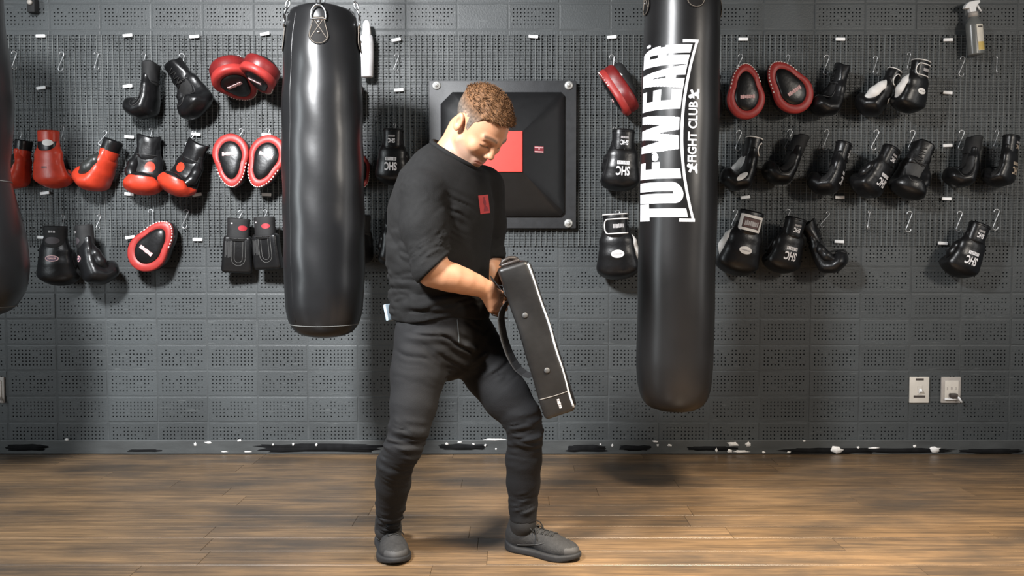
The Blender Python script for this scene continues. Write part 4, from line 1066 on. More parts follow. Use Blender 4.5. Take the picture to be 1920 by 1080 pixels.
RY = lambda d: Matrix.Rotation(math.radians(d), 3, 'Y'); RX = lambda d: Matrix.Rotation(math.radians(d), 3, 'X'); RZ = lambda d: Matrix.Rotation(math.radians(d), 3, 'Z')
for box, R, label, mode, dark, dy, pz in [
 ((395, 116, 482, 176), RY(-20) @ RX(70) @ RY(175), 'red and black focus mitt lying tilted, lower one of the stacked pair', 'w', True, 0, 1),
 ((452, 98, 530, 178), RY(26) @ RX(76) @ RY(180), 'red and black focus mitt leaning on the other, against the plain bag', 'w', True, .05, 1),
 ((400, 253, 476, 353), RY(176) @ RZ(0) @ RX(4), 'red mitt with black centre, wide end up, nearest the red disc gloves', 'm', False, 0, 1),
 ((471, 255, 541, 354), RY(200) @ RX(4), 'red mitt with black centre cut by the plain heavy bag', 'h', False, 0, 1),
 ((640, 288, 701, 354), RY(170) @ RZ(-30), 'red mitt edge peeping out at the right of the plain bag', 'h', False, 0, 1),
 ((622, 150, 687, 222), RY(20) @ RZ(-40), 'red mitt hidden behind the plain bag under the white bottle', 'h', True, 0, 1),
 ((245, 414, 336, 511), RY(38), 'red mitt alone in the bottom row, narrow end up to the right', 'm', False, 0, 1),
 ((1115, 118, 1206, 218), RY(-28) @ RZ(-96) @ RX(5), 'red mitt seen from its edge left of the lettered bag', 'h', True, 0, 1),
 ((1359, 122, 1429, 228), RY(-3), 'upright red mitt with grey black centre right of the lettered bag', 'h', False, 0, 1),
 ((1431, 119, 1521, 217), RY(-36), 'red mitt tilted to the left, second right of the lettered bag', 'm', False, 0, 1)]:
    hang_mitt(box, R, label, mode, dark, dy, pz)

# ------------------------------------------------------------------ S-hooks
def hook_mesh(h=.090, w=.022, r=.0019):
    pts = []; R = w / 2; z1, z0 = h - R, R
    for k in range(10): a = math.radians(200 - 200 * k / 9); pts.append((R * math.cos(a), 0, z1 + R * math.sin(a)))
    for k in range(1, 6): t = k / 6; pts.append((R - 2 * R * t, 0, z1 + (z0 - z1) * t))
    for k in range(10): a = math.radians(180 + 200 * k / 9); pts.append((R * math.cos(a), 0, z0 + R * math.sin(a)))
    m = MB().tube(pts, r, 7).mesh('hook'); m.materials.append(M_STEEL); return m
HOOK = hook_mesh()
def hook(cx, top, bot, yaw, label, lean=0, dy=.0, grp='steel S-hooks on the mesh'):
    Y = YM - .014 - dy; a = P(cx, top, Y); b = P(cx, bot, Y)
    o = link('s_hook', HOOK, None); s = max(.72, min(1.1, (a.z - b.z) / .090)); o.scale = (s,) * 3
    o.location = (b.x, Y, a.z - .090 * s); o.rotation_euler = (0, math.radians(lean), math.radians(yaw)); tag(o, label, 'hook', grp)
HK = [(113, 97, 133, 0, 'bare S-hook left of the top row gloves, nearest the left bag', 6), (181, 97, 131, 60, 'bare thin S-hook between the left bare hook and the side view glove', 0), (27, 96, 130, 40, 'bare S-hook beside the left edge bag, top row', 0),
 (742, 101, 133, 20, 'bare S-hook right of the plain bag and white bottle', 4), (345, 392, 428, 0, 'bare S-hook right of the lone bottom row red mitt', 8), (1802, 106, 143, 0, 'bare S-hook under the spray bottle', 4), (1869, 104, 138, 55, 'bare thin S-hook right of the spray bottle', -10),
 (1628, 394, 430, 50, 'bare S-hook in the bottom row, first after the laced glove', 5), (1703, 396, 435, 0, 'bare S-hook in the middle of the bottom row right, second after the laced glove', 3), (1866, 392, 432, 0, 'bare S-hook right of the lone tilted glove', 3), (30, 404, 440, 30, 'bare S-hook beside the left edge bag, bottom row', 0), (38, 246, 275, 30, 'S-hook above the half hidden red glove at the left edge', 0)]
for cx, t, b, yw, lab, ln in HK: hook(cx, t, b, yw, lab, ln)
for cx, t, b, yw, what, ln in [(270, 99, 128, 50, 'side view glove of the top row', 0), (347, 100, 135, 20, 'tilted laced glove of the top row', -10), (437, 100, 130, 20, 'stacked red mitts', 25), (118, 235, 262, 70, 'red glove with a white oval', 0), (187, 243, 272, 10, 'orange red glove with black thumb', 22), (283, 240, 268, 70, 'upright red disc glove', 0), (350, 242, 274, 10, 'tilted red disc glove', 28), (447, 240, 268, 20, 'wide end up red mitt', 12), (500, 240, 268, 30, 'red mitt cut by the plain bag', 5),
 (119, 402, 430, 70, 'glove with pink oval emblem', 0), (183, 402, 430, 60, 'glove with purple oval emblem', 8), (292, 391, 424, 0, 'lone bottom row red mitt', -18), (447, 394, 420, 20, 'left flat bag glove', 10), (494, 393, 420, 10, 'flat bag glove beside the plain bag', 8), (740, 231, 258, 60, 'SHC glove between bag and man', 0),
 (1155, 102, 142, 10, 'edge-on red mitt', -14), (1152, 238, 266, 30, 'SHC glove left of the lettered bag', 0), (1158, 394, 424, 10, 'white trimmed glove left of the lettered bag', 0), (1384, 101, 135, 0, 'upright red mitt', 8), (1473, 102, 135, 20, 'red mitt tilted left', 10), (1548, 103, 140, 0, 'top row side view glove right of the mitts', 3), (1641, 105, 140, 10, 'white thumbed glove', 0), (1704, 98, 130, 20, 'end glove of the top row', 0),
 (1383, 244, 283, 10, 'side view glove with white trim', 4), (1475, 242, 281, 10, 'second middle row glove', 10), (1546, 242, 281, 20, 'side view SHC glove', 8), (1637, 243, 281, 0, 'tilted SHC glove of the middle row', 10), (1707, 244, 282, 0, 'palm forward dull glove', 6), (1801, 244, 281, 0, 'plain J-shaped glove', 3), (1866, 243, 278, 20, 'glove with tan prints', 6), (1375, 393, 425, 10, 'glove with a boxed wrist label', 8), (1475, 392, 424, 0, 'bottom row SHC glove', 4), (1540, 393, 425, 20, 'bottom row laced glove', 30), (1797, 396, 434, 0, 'lone tilted SHC glove', 3)]:
    hook(cx, t, b, yw, 'S-hook holding the ' + what, ln, .003)
# ------------------------------------------------------------------ the man
LAT = np.array([.53, .85, 0.]); LAT /= np.linalg.norm(LAT); FWD = np.array([.85, -.53, 0.]); FWD /= np.linalg.norm(FWD)
def pr4(px, py, Y, r): return (*PN(px, py, Y), r)
zp = lambda py, Y=2.76: P(900, py, Y).z
# head frame
psi, pit = math.radians(41), math.radians(48)
hf = np.array([math.cos(psi), -math.sin(psi), 0]); HL = np.array([math.sin(psi), math.cos(psi), 0])
HF = math.cos(pit) * hf + np.array([0, 0, -math.sin(pit)]); HU = math.sin(pit) * hf + np.array([0, 0, math.cos(pit)])
HC = PN(896, 239, 2.715); HM = np.stack([HL, HF, HU])          # rows: left, forward, up
HS = .945
def to_head(p): return ((p - HC) @ HM.T) / HS
def head_sdf(q):
    a = np.abs(q[:, :1]); s = np.concatenate([a, q[:, 1:]], 1)      # mirrored half
    d = ell(q, (0, -.012, .045), (.074, .098, .083))
    d = smin(d, ell(q, (0, .030, .02), (.066, .072, .075)), .02)
    d = smin(d, ell(q, (0, .036, -.035), (.056, .055, .072)), .03)
    d = smin(d, rcone(s, (.050, .010, -.052), (.016, .060, -.097), .018, .018), .028)
    d = smin(d, ell(q, (0, .068, -.099), (.024, .018, .017)), .018)
    d = smin(d, ell(s, (.042, .066, -.022), (.022, .022, .020)), .02)                 # cheekbone
    d = smin(d, rcone(s, (.008, .098, .026), (.044, .080, .026), .010, .008), .014)   # brow
    d = smax(d, -ell(s, (.032, .105, .006), (.019, .020, .013)), .012)                # eye socket
    d = smin(d, ell(s, (.032, .0795, .005), (.0155, .0135, .0125)), .004)             # lowered lid over the eye
    d = smin(d, rcone(q, (0, .096, .016), (0, .1120, -.024), .0085, .0108), .010)     # nose
    d = smin(d, ell(s, (.0110, .100, -.031), (.0085, .012, .0085)), .008)
    d = smin(d, ell(q, (0, .082, -.066), (.026, .016, .020)), .014)                   # muzzle
    d = smin(d, rcone(s, (.0, .0970, -.0615), (.021, .086, -.0655), .0052, .003), .004)
    d = smin(d, rcone(s, (.0, .0945, -.0725), (.019, .085, -.0695), .0060, .003), .004)
    d = smax(d, -rcone(s, (0, .1035, -.067), (.022, .090, -.0675), .0022, .0015), .003)
    e = ell(s @ np.array([[1, 0, 0], [0, .96, -.28], [0, .28, .96]]), (.079, -.014, .004), (.0085, .019, .031))
    e = smax(e, -ell(s @ np.array([[1, 0, 0], [0, .96, -.28], [0, .28, .96]]), (.090, -.010, .006), (.0085, .0105, .018)), .004)
    return smin(d, e, .006)
NB_ = PN(851, 298, 2.775)
RSH, LSH = PN(794, 352, 2.635), PN(903, 350, 2.915)
RARM = [pr4(795, 362, 2.635, .056), pr4(796, 425, 2.605, .055), pr4(812, 502, 2.575, .046)]
RFORE = [pr4(812, 512, 2.570, .038), pr4(830, 516, 2.58, .0415), pr4(850, 521, 2.592, .0405), pr4(872, 528, 2.61, .0365), pr4(893, 535, 2.63, .031), pr4(912, 542, 2.645, .0265)]
LARM = [pr4(905, 352, 2.915, .060), pr4(910, 420, 2.92, .054), pr4(914, 482, 2.91, .044)]
LFORE = [pr4(915, 486, 2.905, .041), pr4(921, 515, 2.88, .036), pr4(926, 546, 2.85, .027)]
RLEG = [pr4(797, 640, 2.70, .098), pr4(784, 700, 2.675, .087), pr4(775, 760, 2.64, .073), pr4(768, 800, 2.62, .063), pr4(757, 838, 2.62, .061), pr4(741, 870, 2.66, .059), pr4(737, 905, 2.71, .057), pr4(732, 950, 2.77, .049), pr4(727, 992, 2.825, .043)]
LLEG = [pr4(880, 640, 2.85, .098), pr4(919, 700, 2.83, .087), pr4(950, 745, 2.79, .078), pr4(978, 782, 2.765, .065), pr4(985, 815, 2.76, .060), pr4(982, 860, 2.785, .060), pr4(981, 905, 2.80, .056), pr4(981, 945, 2.81, .049), pr4(981, 980, 2.815, .046)]
TOR = [(PN(832, 622, 2.78), .160, .120), (PN(826, 565, 2.78), .165, .125), (PN(822, 480, 2.78), .172, .130), (PN(828, 405, 2.78), .178, .130), (PN(838, 352, 2.78), .165, .105), (PN(849, 318, 2.78), .085, .075)]
def torso(p, g=0.0):
    d = None
    for (a, l0, b0), (b, l1, b1) in zip(TOR[:-1], TOR[1:]):
        e = etube(p, a, b, (l0 + g, b0 + g), (l1 + g, b1 + g), LAT, FWD); d = e if d is None else smin(d, e, .035)
    return d
def grow(ch, g): return [(*q[:3], q[3] + g) for q in ch]
RW = np.array(RFORE[-1][:3]); LW = np.array(LFORE[-1][:3])
def hand(p, wrist, knuck0, knuck1, fdir, side_, palm_r=.017, thumb_to=None):
    """palm from the wrist to a row of knuckles, four fingers curling round the strap, a thumb closing on them"""
    mid = (knuck0 + knuck1) / 2; d = rcone(p, wrist, mid, .024, palm_r + .004)
    for t in (.0, .33, .66, 1.0): d = smin(d, rcone(p, wrist * .65 + mid * .35 + (knuck0 + (knuck1 - knuck0) * t - mid) * .5, knuck0 + (knuck1 - knuck0) * t, palm_r, .0115), .012)
    ln = (.034, .040, .038, .030)
    for k, t in enumerate((.0, .33, .66, 1.0)):
        a = knuck0 + (knuck1 - knuck0) * t; b = a + fdir * ln[k]; c = b + side_ * ln[k] * .72; e = c - fdir * ln[k] * .55
        f = chain(p, [(*a, .0105), (*b, .0095), (*c, .0088), (*e, .0078)], .004); d = smin(d, f, .005)
    a = wrist + (knuck0 - wrist) * .35; b = a + (knuck0 - wrist) * .42 + fdir * .018; c = b + fdir * .020 + side_ * .022
    d = smin(d, chain(p, [(*a, .014), (*b, .0115), (*c, .009)], .006), .008)
    return d
K0, K1 = PN(927, 549, 2.665), PN(921, 579, 2.655)
L0, L1 = PN(934, 553, 2.84), PN(928, 583, 2.845)
def body(p):
    d = torso(p, -.012)
    d = smin(d, chain(p, RARM, .02), .05); d = smin(d, chain(p, LARM, .02), .05)
    d = smin(d, chain(p, grow(RLEG[:1], -.024) + grow(RLEG[1:], -.022), .03), .04); d = smin(d, chain(p, grow(LLEG[:1], -.024) + grow(LLEG[1:], -.022), .03), .04)
    for sg, a in ((1, RSH), (1, LSH)): d = smin(d, rcone(p, NB_ - np.array([0, 0, .012]), a - np.array([0, 0, .03]), .034, .034), .03)
    neck_top = HC + HM.T @ np.array([0, -.030, -.045])
    d = smin(d, rcone(p, NB_ - np.array([.012, 0, .03]), neck_top, .066, .056), .03)
    jaw = HC + HM.T @ np.array([0, .02, -.075]); d = smin(d, rcone(p, NB_ + np.array([.006, -.004, -.03]), jaw - .045 * HF, .046, .026), .022)
    d = smin(d, head_sdf(to_head(p)) * HS, .012)
    fr = smin(chain(p, grow(RFORE, -.0022), .02), sph(p, PN(806, 514, 2.572), .034), .02)
    fr = smin(fr, hand(p, RW, K0, K1, np.array([.55, .80, -.1]), np.array([-.5, .55, 0])), .015)
    fl = smin(chain(p, LFORE, .02), hand(p, LW, L0, L1, np.array([.75, -.55, -.2]), np.array([-.4, -.6, 0])), .015)
    d = smin(d, fr, .012); d = smin(d, fl, .012)
    for A, h in ((RLEG[-1], SHR), (LLEG[-1], SHL)):
        a = np.array(A[:3]); o, ang = h; t = o + .19 * np.array([math.cos(ang), math.sin(ang), 0]) + np.array([0, 0, .028]); hb = o + .04 * np.array([math.cos(ang), math.sin(ang), 0]) + np.array([0, 0, .04])
        d = smin(d, chain(p, [(*a, .036), (*hb, .026), (*t, .017)], .02), .02)
    return d
def floor_pt(px, Y): q = P(px, 540 + F_PX * math.tan(math.atan(CAM_H / Y) - TILT), Y); return np.array([q.x, q.y, 0.0])
tR, hR = floor_pt(746, 2.675), floor_pt(725, 2.93); tL, hL = floor_pt(1080, 2.735), floor_pt(953, 2.862)
SHR = (hR, math.atan2(tR[1] - hR[1], tR[0] - hR[0])); SHL = (hL, math.atan2(tL[1] - hL[1], tL[0] - hL[0]))
def varray(lo, hi, fine, coarse, zones):
    out = [lo]
    while out[-1] < hi: out.append(out[-1] + (fine if any(a <= out[-1] <= b for a, b in zones) else coarse))
    return np.array(out)
xs = varray(PN(690, 500, 2.6)[0], PN(1092, 500, 2.7)[0], .0026, .008, [(PN(797, 500, 2.57)[0], PN(980, 500, 2.7)[0])])
ys = varray(2.46, 3.10, .0028, .008, [(2.54, 2.93)])
zs = varray(-.004, zp(140), .0024, .008, [(zp(330), zp(150)), (zp(610), zp(470))])
V, Q = snet(body, xs, ys, zs); V = smooth_mesh(V, Q, 1, .4)
me = mesh('body', V, Q)
q = to_head(V); sx = np.abs(q[:, 0])
skin = np.tile(np.array([.49, .245, .138]), (len(V), 1))
def mixc(w, c):
    global skin
    w = np.clip(w, 0, 1)[:, None]; skin = skin * (1 - w) + np.array(c) * w
def near(c, r): return np.clip(1.6 - vlen((np.stack([sx, q[:, 1], q[:, 2]], -1) - np.array(c)) / np.array(r)) * 1.0, 0, 1)
inh = (np.abs(q[:, 0]) < .1) & (q[:, 1] > -.03) & (q[:, 1] < .14) & (q[:, 2] > -.14) & (q[:, 2] < .12)
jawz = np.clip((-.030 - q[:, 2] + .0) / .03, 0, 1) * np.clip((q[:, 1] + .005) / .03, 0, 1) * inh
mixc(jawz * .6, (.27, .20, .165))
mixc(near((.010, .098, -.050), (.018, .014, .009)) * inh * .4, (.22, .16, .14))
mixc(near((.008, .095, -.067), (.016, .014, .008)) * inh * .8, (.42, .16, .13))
brow = np.clip(1.3 - np.abs(q[:, 2] - (.034 - 8 * (sx - .03) ** 2)) / .006, 0, 1) * ((sx > .011) & (sx < .053) & (q[:, 1] > .06)) * inh
mixc(brow * .85, (.075, .048, .032))
lash = np.clip(1.3 - np.abs(q[:, 2] - (-.0035 + 7 * (sx - .032) ** 2)) / .0028, 0, 1) * ((sx > .016) & (sx < .050) & (q[:, 1] > .065)) * inh
mixc(lash * .85, (.06, .04, .03))
mixc(near((.032, .085, .017), (.018, .02, .006)) * inh * .25, (.35, .18, .13))
mixc(near((.082, -.012, .005), (.01, .012, .02)) * (np.abs(q[:, 1]) < .05) * .35, (.55, .20, .14))
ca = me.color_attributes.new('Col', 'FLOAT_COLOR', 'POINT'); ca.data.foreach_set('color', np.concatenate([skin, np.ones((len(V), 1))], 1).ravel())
man = empty('person', (P(860, 1040, 2.78).x, 2.78, 0))
MANI = Matrix.Translation(-man.location)
tag(man, 'man in black sweater, black jeans and trainers looking down at the pad in his hands', 'person')
def put(name, me_, m, parent=None):
    o = link(name, me_, m, parent or man)
    if parent is None: me_.transform(MANI)
    return o
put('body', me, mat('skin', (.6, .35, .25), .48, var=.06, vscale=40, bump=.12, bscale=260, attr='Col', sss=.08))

# hair
def hairline(y): return np.interp(y, [-.13, -.10, -.07, -.035, -.022, .006, .012, .026, .032, .048, .064, .085, .12], [-.052, -.054, -.048, -.010, .034, .034, -.004, -.006, .036, .066, .082, .086, .094])
def hair_sdf(p):
    s = to_head(p); top = np.clip((s[:, 2] - .045) / .045, 0, 1); top = top * top * (3 - 2 * top); fr = np.clip((s[:, 1] - .02) / .07, 0, 1)
    t = .0014 + .008 * top + .005 * top * fr
    d = ell(s, (0, -.012, .045), (.074, .098, .083)); d = smin(d, ell(s, (0, .030, .02), (.066, .072, .075)), .02)
    w = np.sin(s[:, 0] * 310 + 4 * np.sin(s[:, 1] * 60)) * np.sin(s[:, 1] * 170 + 5 * np.sin(s[:, 0] * 90 + 1)) + .7 * np.sin(s[:, 0] * 160 + s[:, 1] * 120)
    d = d - t - .0016 * top * w
    m = hairline(s[:, 1]) + .003 * np.sin(s[:, 1] * 420) - s[:, 2]
    return smax(d, m, .004) * HS
lo = HC - .16; hi = HC + .17
HV, HQ = snet(hair_sdf, ar(lo[0], hi[0], .0026), ar(lo[1], hi[1], .0026), ar(lo[2], hi[2], .0026))
hq = to_head(HV); vv = [tuple(x) for x in HV]; ff = [tuple(int(i) for i in x) for x in HQ]
topn = np.clip((hq[:, 2] - .03) / .05, 0, 1)[:, None]
hcol = np.array([.105, .085, .07]) * (1 - topn) + np.array([.125, .058, .023]) * topn; edge = np.clip(1 - (hq[:, 2] - hairline(hq[:, 1])) / .022, 0, 1)[:, None] * np.clip(1 - topn * 1.3, 0, 1); hcol = hcol * (1 - .75 * edge) + np.array([.36, .24, .17]) * .75 * edge; hcol *= (1 + .35 * (rng.random((len(HV), 1)) - .5)); hcol = [tuple(c) for c in hcol]
cand = np.nonzero((hq[:, 2] > .075))[0]
for i in rng.choice(cand, 1700):
    s = hq[i]; n = s - np.array([0, -.012, .045]); n /= np.linalg.norm(n); t = np.array([rng.normal(0, .25), .55 + rng.normal(0, .25), .1]); dr = n * rng.uniform(.35, .9) + t * rng.uniform(.5, 1.0); dr /= np.linalg.norm(dr)
    L = rng.uniform(.006, .015); a = s - n * .002; b = a + dr * L * .55 + n * .002; c = a + dr * L + np.array([0, .003, -.003]); u = np.cross(dr, n); u /= (np.linalg.norm(u) + 1e-9); w = rng.uniform(.0006, .0012); k = len(vv)
    col = np.array([.135, .063, .025]) * rng.uniform(.8, 1.25)
    for pt in (a + u * w, a - u * w, b + u * w * .8, b - u * w * .8, b + n * w, c): vv.append(tuple(HC + HM.T @ (pt * HS))); hcol.append(tuple(col))
    ff += [(k, k + 1, k + 3, k + 2), (k, k + 2, k + 4), (k + 1, k + 4, k + 3), (k + 2, k + 3, k + 5), (k + 3, k + 4, k + 5), (k + 4, k + 2, k + 5)]
hm = mesh('hair', vv, ff); ca = hm.color_attributes.new('Col', 'FLOAT_COLOR', 'POINT'); ca.data.foreach_set('color', [x for c in hcol for x in (*c, 1)])
put('hair', hm, mat('brown hair', (.1, .06, .03), .72, var=.45, vscale=150, attr='Col', bump=.6, bscale=190, spec=.3, stretch=(1, .35, 1)))

# sweater
SN = np.array([.69, 0, -.72]); SC0 = PN(819, 499, 2.575); LN = np.array([.10, -.1, -.99]); LN /= np.linalg.norm(LN); LC0 = PN(915, 487, 2.905)
CN = np.array([.50, -.16, .85]); CN /= np.linalg.norm(CN); CC = PN(853, 290, 2.77)
HEM = zp(596)
def folds(p, c, r, axis, wl, amp, ph=0, bend=0):
    d = p - c; w = np.exp(-(d * d).sum(-1) / (r * r)); out = np.zeros(len(p)); k = w > .02
    if k.any():
        dk = d[k]; t = dk @ axis; e = dk - t[:, None] * axis
        n = vnoise(np.stack([t / (wl * .62) + 3 * c[0], (e[:, 0] - e[:, 1]) / (wl * 3.2) + 7 * c[2], (e[:, 2] + e[:, 1]) / (wl * 3.2)], -1) + .8 * vnoise(dk * 22)[:, None])
        out[k] = 1.5 * amp * w[k] * (1.0 - 2.2 * np.abs(n - .5) * 2)
    return out
def sweater(p):
    d = torso(p, .009)
    nt_ = HC + HM.T @ np.array([0, -.030, -.045]); d = smin(d, rcone(p, NB_ - np.array([.012, 0, .03]), nt_, .073, .062), .03)
    d = smin(d, rcone(p, NB_ - np.array([0, 0, .01]), RSH - np.array([0, 0, .012]), .050, .056), .03); d = smin(d, rcone(p, NB_ - np.array([0, 0, .01]), LSH, .050, .058), .03)
    d = d + folds(p, PN(790, 560, 2.68), .10, np.array([.1, .2, .97]), .034, .005) + folds(p, PN(850, 575, 2.66), .10, np.array([-.2, 0, .97]), .036, .005) + folds(p, PN(745, 545, 2.75), .09, np.array([.35, 0, .93]), .03, .005) + folds(p, PN(838, 400, 2.64), .06, np.array([.5, 0, .85]), .03, .006) + folds(p, PN(760, 470, 2.68), .08, np.array([.4, 0, .9]), .04, .005)
    d = smax(d, HEM + .008 * np.sin(p[:, 0] * 25) - p[:, 2], .008)
    d = smax(d, (p - CC) @ CN, .008)
    r = chain(p, grow(RARM, .014) + [pr4(828, 515, 2.572, .056)], .02)
    r = r + folds(p, PN(815, 478, 2.58), .055, np.array([.55, 0, -.83]), .014, .0085) + folds(p, PN(800, 395, 2.60), .09, np.array([.8, 0, -.6]), .045, .003) + folds(p, PN(765, 330, 2.64), .07, np.array([.7, .2, .7]), .03, .003)
    r = smax(r, (p - SC0) @ SN, .006)
    l = chain(p, grow(LARM, .013) + [pr4(916, 500, 2.90, .052)], .02); l = l + folds(p, PN(917, 465, 2.91), .05, np.array([.3, 0, -.95]), .018, .006); l = smax(l, (p - LC0) @ LN, .006)
    d = smin(d, r, .009); d = smin(d, l, .014)
    return d
lo = np.array([PN(705, 500, 2.8)[0], 2.44, HEM - .03]); hi = np.array([PN(955, 500, 2.9)[0], 3.06, zp(250)])
V, Q = snet(sweater, ar(lo[0], hi[0], .0045), ar(lo[1], hi[1], .0045), ar(lo[2], hi[2], .0045)); V = smooth_mesh(V, Q, 1)
swm = mesh('sweater', V, Q); STREE = bvh(swm)
M_SWEAT = mat('black knit', (.0072, .0070, .0070), .85, var=.15, vscale=60, bump=.35, bscale=420, spec=.25)
sw = put('sweater', swm, M_SWEAT)
# ribbed collar round the neck
ring = []
for k in range(48):
    a = 2 * math.pi * k / 48; dr = np.array([math.cos(a), math.sin(a), 0]); dr = dr - CN * (dr @ CN); dr /= np.linalg.norm(dr)
    o = CC + CN * .001; h = STREE.ray_cast(Vector(o + dr * .2 - CN * .004), Vector(-dr))
    r = (Vector(o) - h[0]).length if h[0] is not None else .08
    ring.append(Vector(o + dr * (min(r, .092) - .002)))
cm = MB().tube(ring, .0085, 8, closed=True).mesh('collar'); cm.transform(MANI); link('collar', cm, M_SWEAT, sw)
# red chest print
cpx = P(908, 383, 2.5); dirv = (cpx - Vector((0, 0, CAM_H))).normalized(); s_ = 2.62 / F_PX
M_CREST = mat('red chest print', (.42, .04, .042), .7, var=.1)
cr = decal('chest_print', grid_shape(lambda u, v: True, -9.5 * s_, 9.5 * s_, -18 * s_, 18 * s_, .006), STREE, cpx - dirv * .3, (1, 0, .12), (-.12, 0, 1), dirv, M_CREST, .002); cr.transform(MANI); cro = link('chest_print', cr, None, sw)
fig = [(-.6, -.8), (.7, -.8), (.5, -.4), (.15, -.2), (.3, .3), (.05, .55), (.15, .8), (-.2, .8), (-.25, .45), (-.5, .2), (-.2, -.2)]
cr = decal('print_figure', grid_shape(poly_in([(x * 8 * s_ + 2 * s_, y * 17 * s_) for x, y in fig]), -9 * s_, 9 * s_, -17 * s_, 17 * s_, .0016), STREE, cpx - dirv * .3, (1, 0, .12), (-.12, 0, 1), dirv, mat('dark red figure', (.20, .02, .03), .7), .003); cr.transform(MANI); link('print_figure', cr, None, cro)

# jeans
WST = zp(566)
def jeans(p):
    d = etube(p, PN(832, 628, 2.78), PN(828, 566, 2.78), (.170, .126), (.170, .126), LAT, FWD)
    r = chain(p, grow(RLEG, -.003), .012); l = chain(p, grow(LLEG, -.003), .012)
    r = r + folds(p, np.array(RLEG[4][:3]) + np.array([0, -.03, 0]), .085, np.array([.25, 0, .97]), .024, .005) + folds(p, PN(730, 968, 2.78), .06, np.array([.1, 0, 1]), .017, .006) + folds(p, PN(750, 885, 2.63), .05, np.array([.3, 0, .95]), .02, .004)
    l = l + folds(p, np.array(LLEG[4][:3]) + np.array([0, -.03, .0]), .075, np.array([-.1, 0, 1]), .023, .005) + folds(p, PN(981, 950, 2.77), .05, np.array([-.25, 0, .97]), .022, .005) + folds(p, PN(985, 840, 2.72), .05, np.array([.2, 0, .97]), .026, .004)
    d = smin(d, smin(r, l, .006), .022)
    d = d + folds(p, PN(862, 655, 2.68), .085, np.array([.6, 0, .8]), .028, .0055) + folds(p, PN(790, 640, 2.62), .09, np.array([.15, 0, .98]), .035, .004) + folds(p, PN(925, 665, 2.75), .07, np.array([-.6, 0, .8]), .028, .005)
    d = smax(d, p[:, 2] - WST, .006)
    hem = np.where(p[:, 0] < PN(860, 900, 2.8)[0], zp(993, 2.82), zp(976, 2.815)); return smax(d, hem - p[:, 2], .004)
lo = np.array([PN(690, 800, 2.8)[0], 2.48, zp(1000, 2.9) - .02]); hi = np.array([PN(1045, 800, 2.8)[0], 3.02, WST + .02])
V, Q = snet(jeans, ar(lo[0], hi[0], .0048), ar(lo[1], hi[1], .0048), ar(lo[2], hi[2], .0048)); V = smooth_mesh(V, Q, 1)
jm = mesh('jeans', V, Q); JT = bvh(jm)
M_JEAN = mat('black denim', (.0078, .0078, .0086), .8, var=.22, vscale=14, bump=.4, bscale=520, spec=.3)
jo = put('jeans', jm, M_JEAN)
pk = path_on(JT, (0, 2.0, 0), X3, Z3, Y3, [(PN(857 + (861 - 857) * k / 14, 598 + 46 * k / 14, 2.65)[0], PN(857, 598 + 46 * k / 14, 2.65)[2]) for k in range(15)], .0006)
if len(pk) > 3:
    t = MB().tube(pk, .0012, 5).mesh('pocket_seam'); t.transform(MANI); link('pocket_seam', t, mat('grey denim thread', (.06, .07, .075), .8), jo)

# trainers
def upper(p):
    d = ell(p, (.045, 0, .045), (.052, .038, .050)); d = smin(d, rcone(p, (.055, 0, .055), (.165, 0, .040), .037, .034), .03)
    d = smin(d, ell(p * np.array([1, 1, 1]), (.198, 0, .030), (.070, .048, .032)), .03)
    d = smin(d, rcone(p, (.050, 0, .06), (.046, 0, .092), .039, .037), .02)
    d = smax(d, -rcone(p, (.050, 0, .085), (.048, 0, .14), .030, .032), .005)
    return smax(d, .010 - p[:, 2], .004)
def sole(p):
    e = smin(ell(p * np.array([1, 1, 0]), (.05, 0, 0), (.056, .043, 1)), ell(p * np.array([1, 1, 0]), (.196, -.002, 0), (.080, .054, 1)), .06)
    e = smin(e, rcone(p * np.array([1, 1, 0]), (.05, 0, 0), (.19, 0, 0), .040, .046), .03)
    top = .022 + .012 * np.clip((.06 - p[:, 0]) / .06, 0, 1) + .006 * np.clip((p[:, 0] - .22) / .05, 0, 1)
    return smax(smax(e, p[:, 2] - top, .006), np.maximum(0, (p[:, 0] - .22)) * .22 - p[:, 2], .004)
UP = sdf_mesh('upper', upper, (-.03, -.07, -.01), (.29, .07, .14), .0038); SO = sdf_mesh('sole', sole, (-.03, -.08, -.012), (.31, .08, .06), .0038)
UP.materials.append(mat('dark grey mesh fabric', (.014, .0135, .0135), .8, var=.3, vscale=90, bump=.5, bscale=300)); UP.materials.append(mat('grey toe rubber', (.034, .033, .033), .7, var=.2))
split_mat(UP, lambda c: 1 if c.x > .236 and c.z < .045 else 0)
SO.materials.append(mat('black rubber sole', (.0075, .0075, .0085), .75, var=.2))
UT = bvh(UP); lace = MB()
for k in range(5):
    x = .105 + .018 * k; w = .024 - .001 * k
    for sg in (1, -1):
        pts = path_on(UT, (0, 0, .3), X3, Y3, -Z3, [(x + sg * .008 * (i / 8 - .5), -w + 2 * w * i / 8) for i in range(9)], .002); lace.tube(pts, .0022, 5)
for sg in (1, -1): lace.tube([(.100, 0, .092), (.098, sg * .018, .104), (.106, sg * .036, .092), (.118, sg * .034, .078), (.108, sg * .012, .090)], .0022, 5); lace.tube([(.1, 0, .092), (.118, sg * .02, .084), (.135, sg * .042, .058)], .0020, 5)
LA = lace.mesh('laces'); LA.materials.append(mat('black lace', (.012, .012, .012), .8))
SW = tube_mesh('side_stripe', [path_on(UT, (0, sg * .3, 0), X3, Z3, -Y3 * sg, [(.06 + .10 * i / 12, .030 + .022 * (i / 12) ** 2) for i in range(13)], .001) for sg in (1, -1)], .0014, mat('grey stripe', (.05, .05, .05), .7))
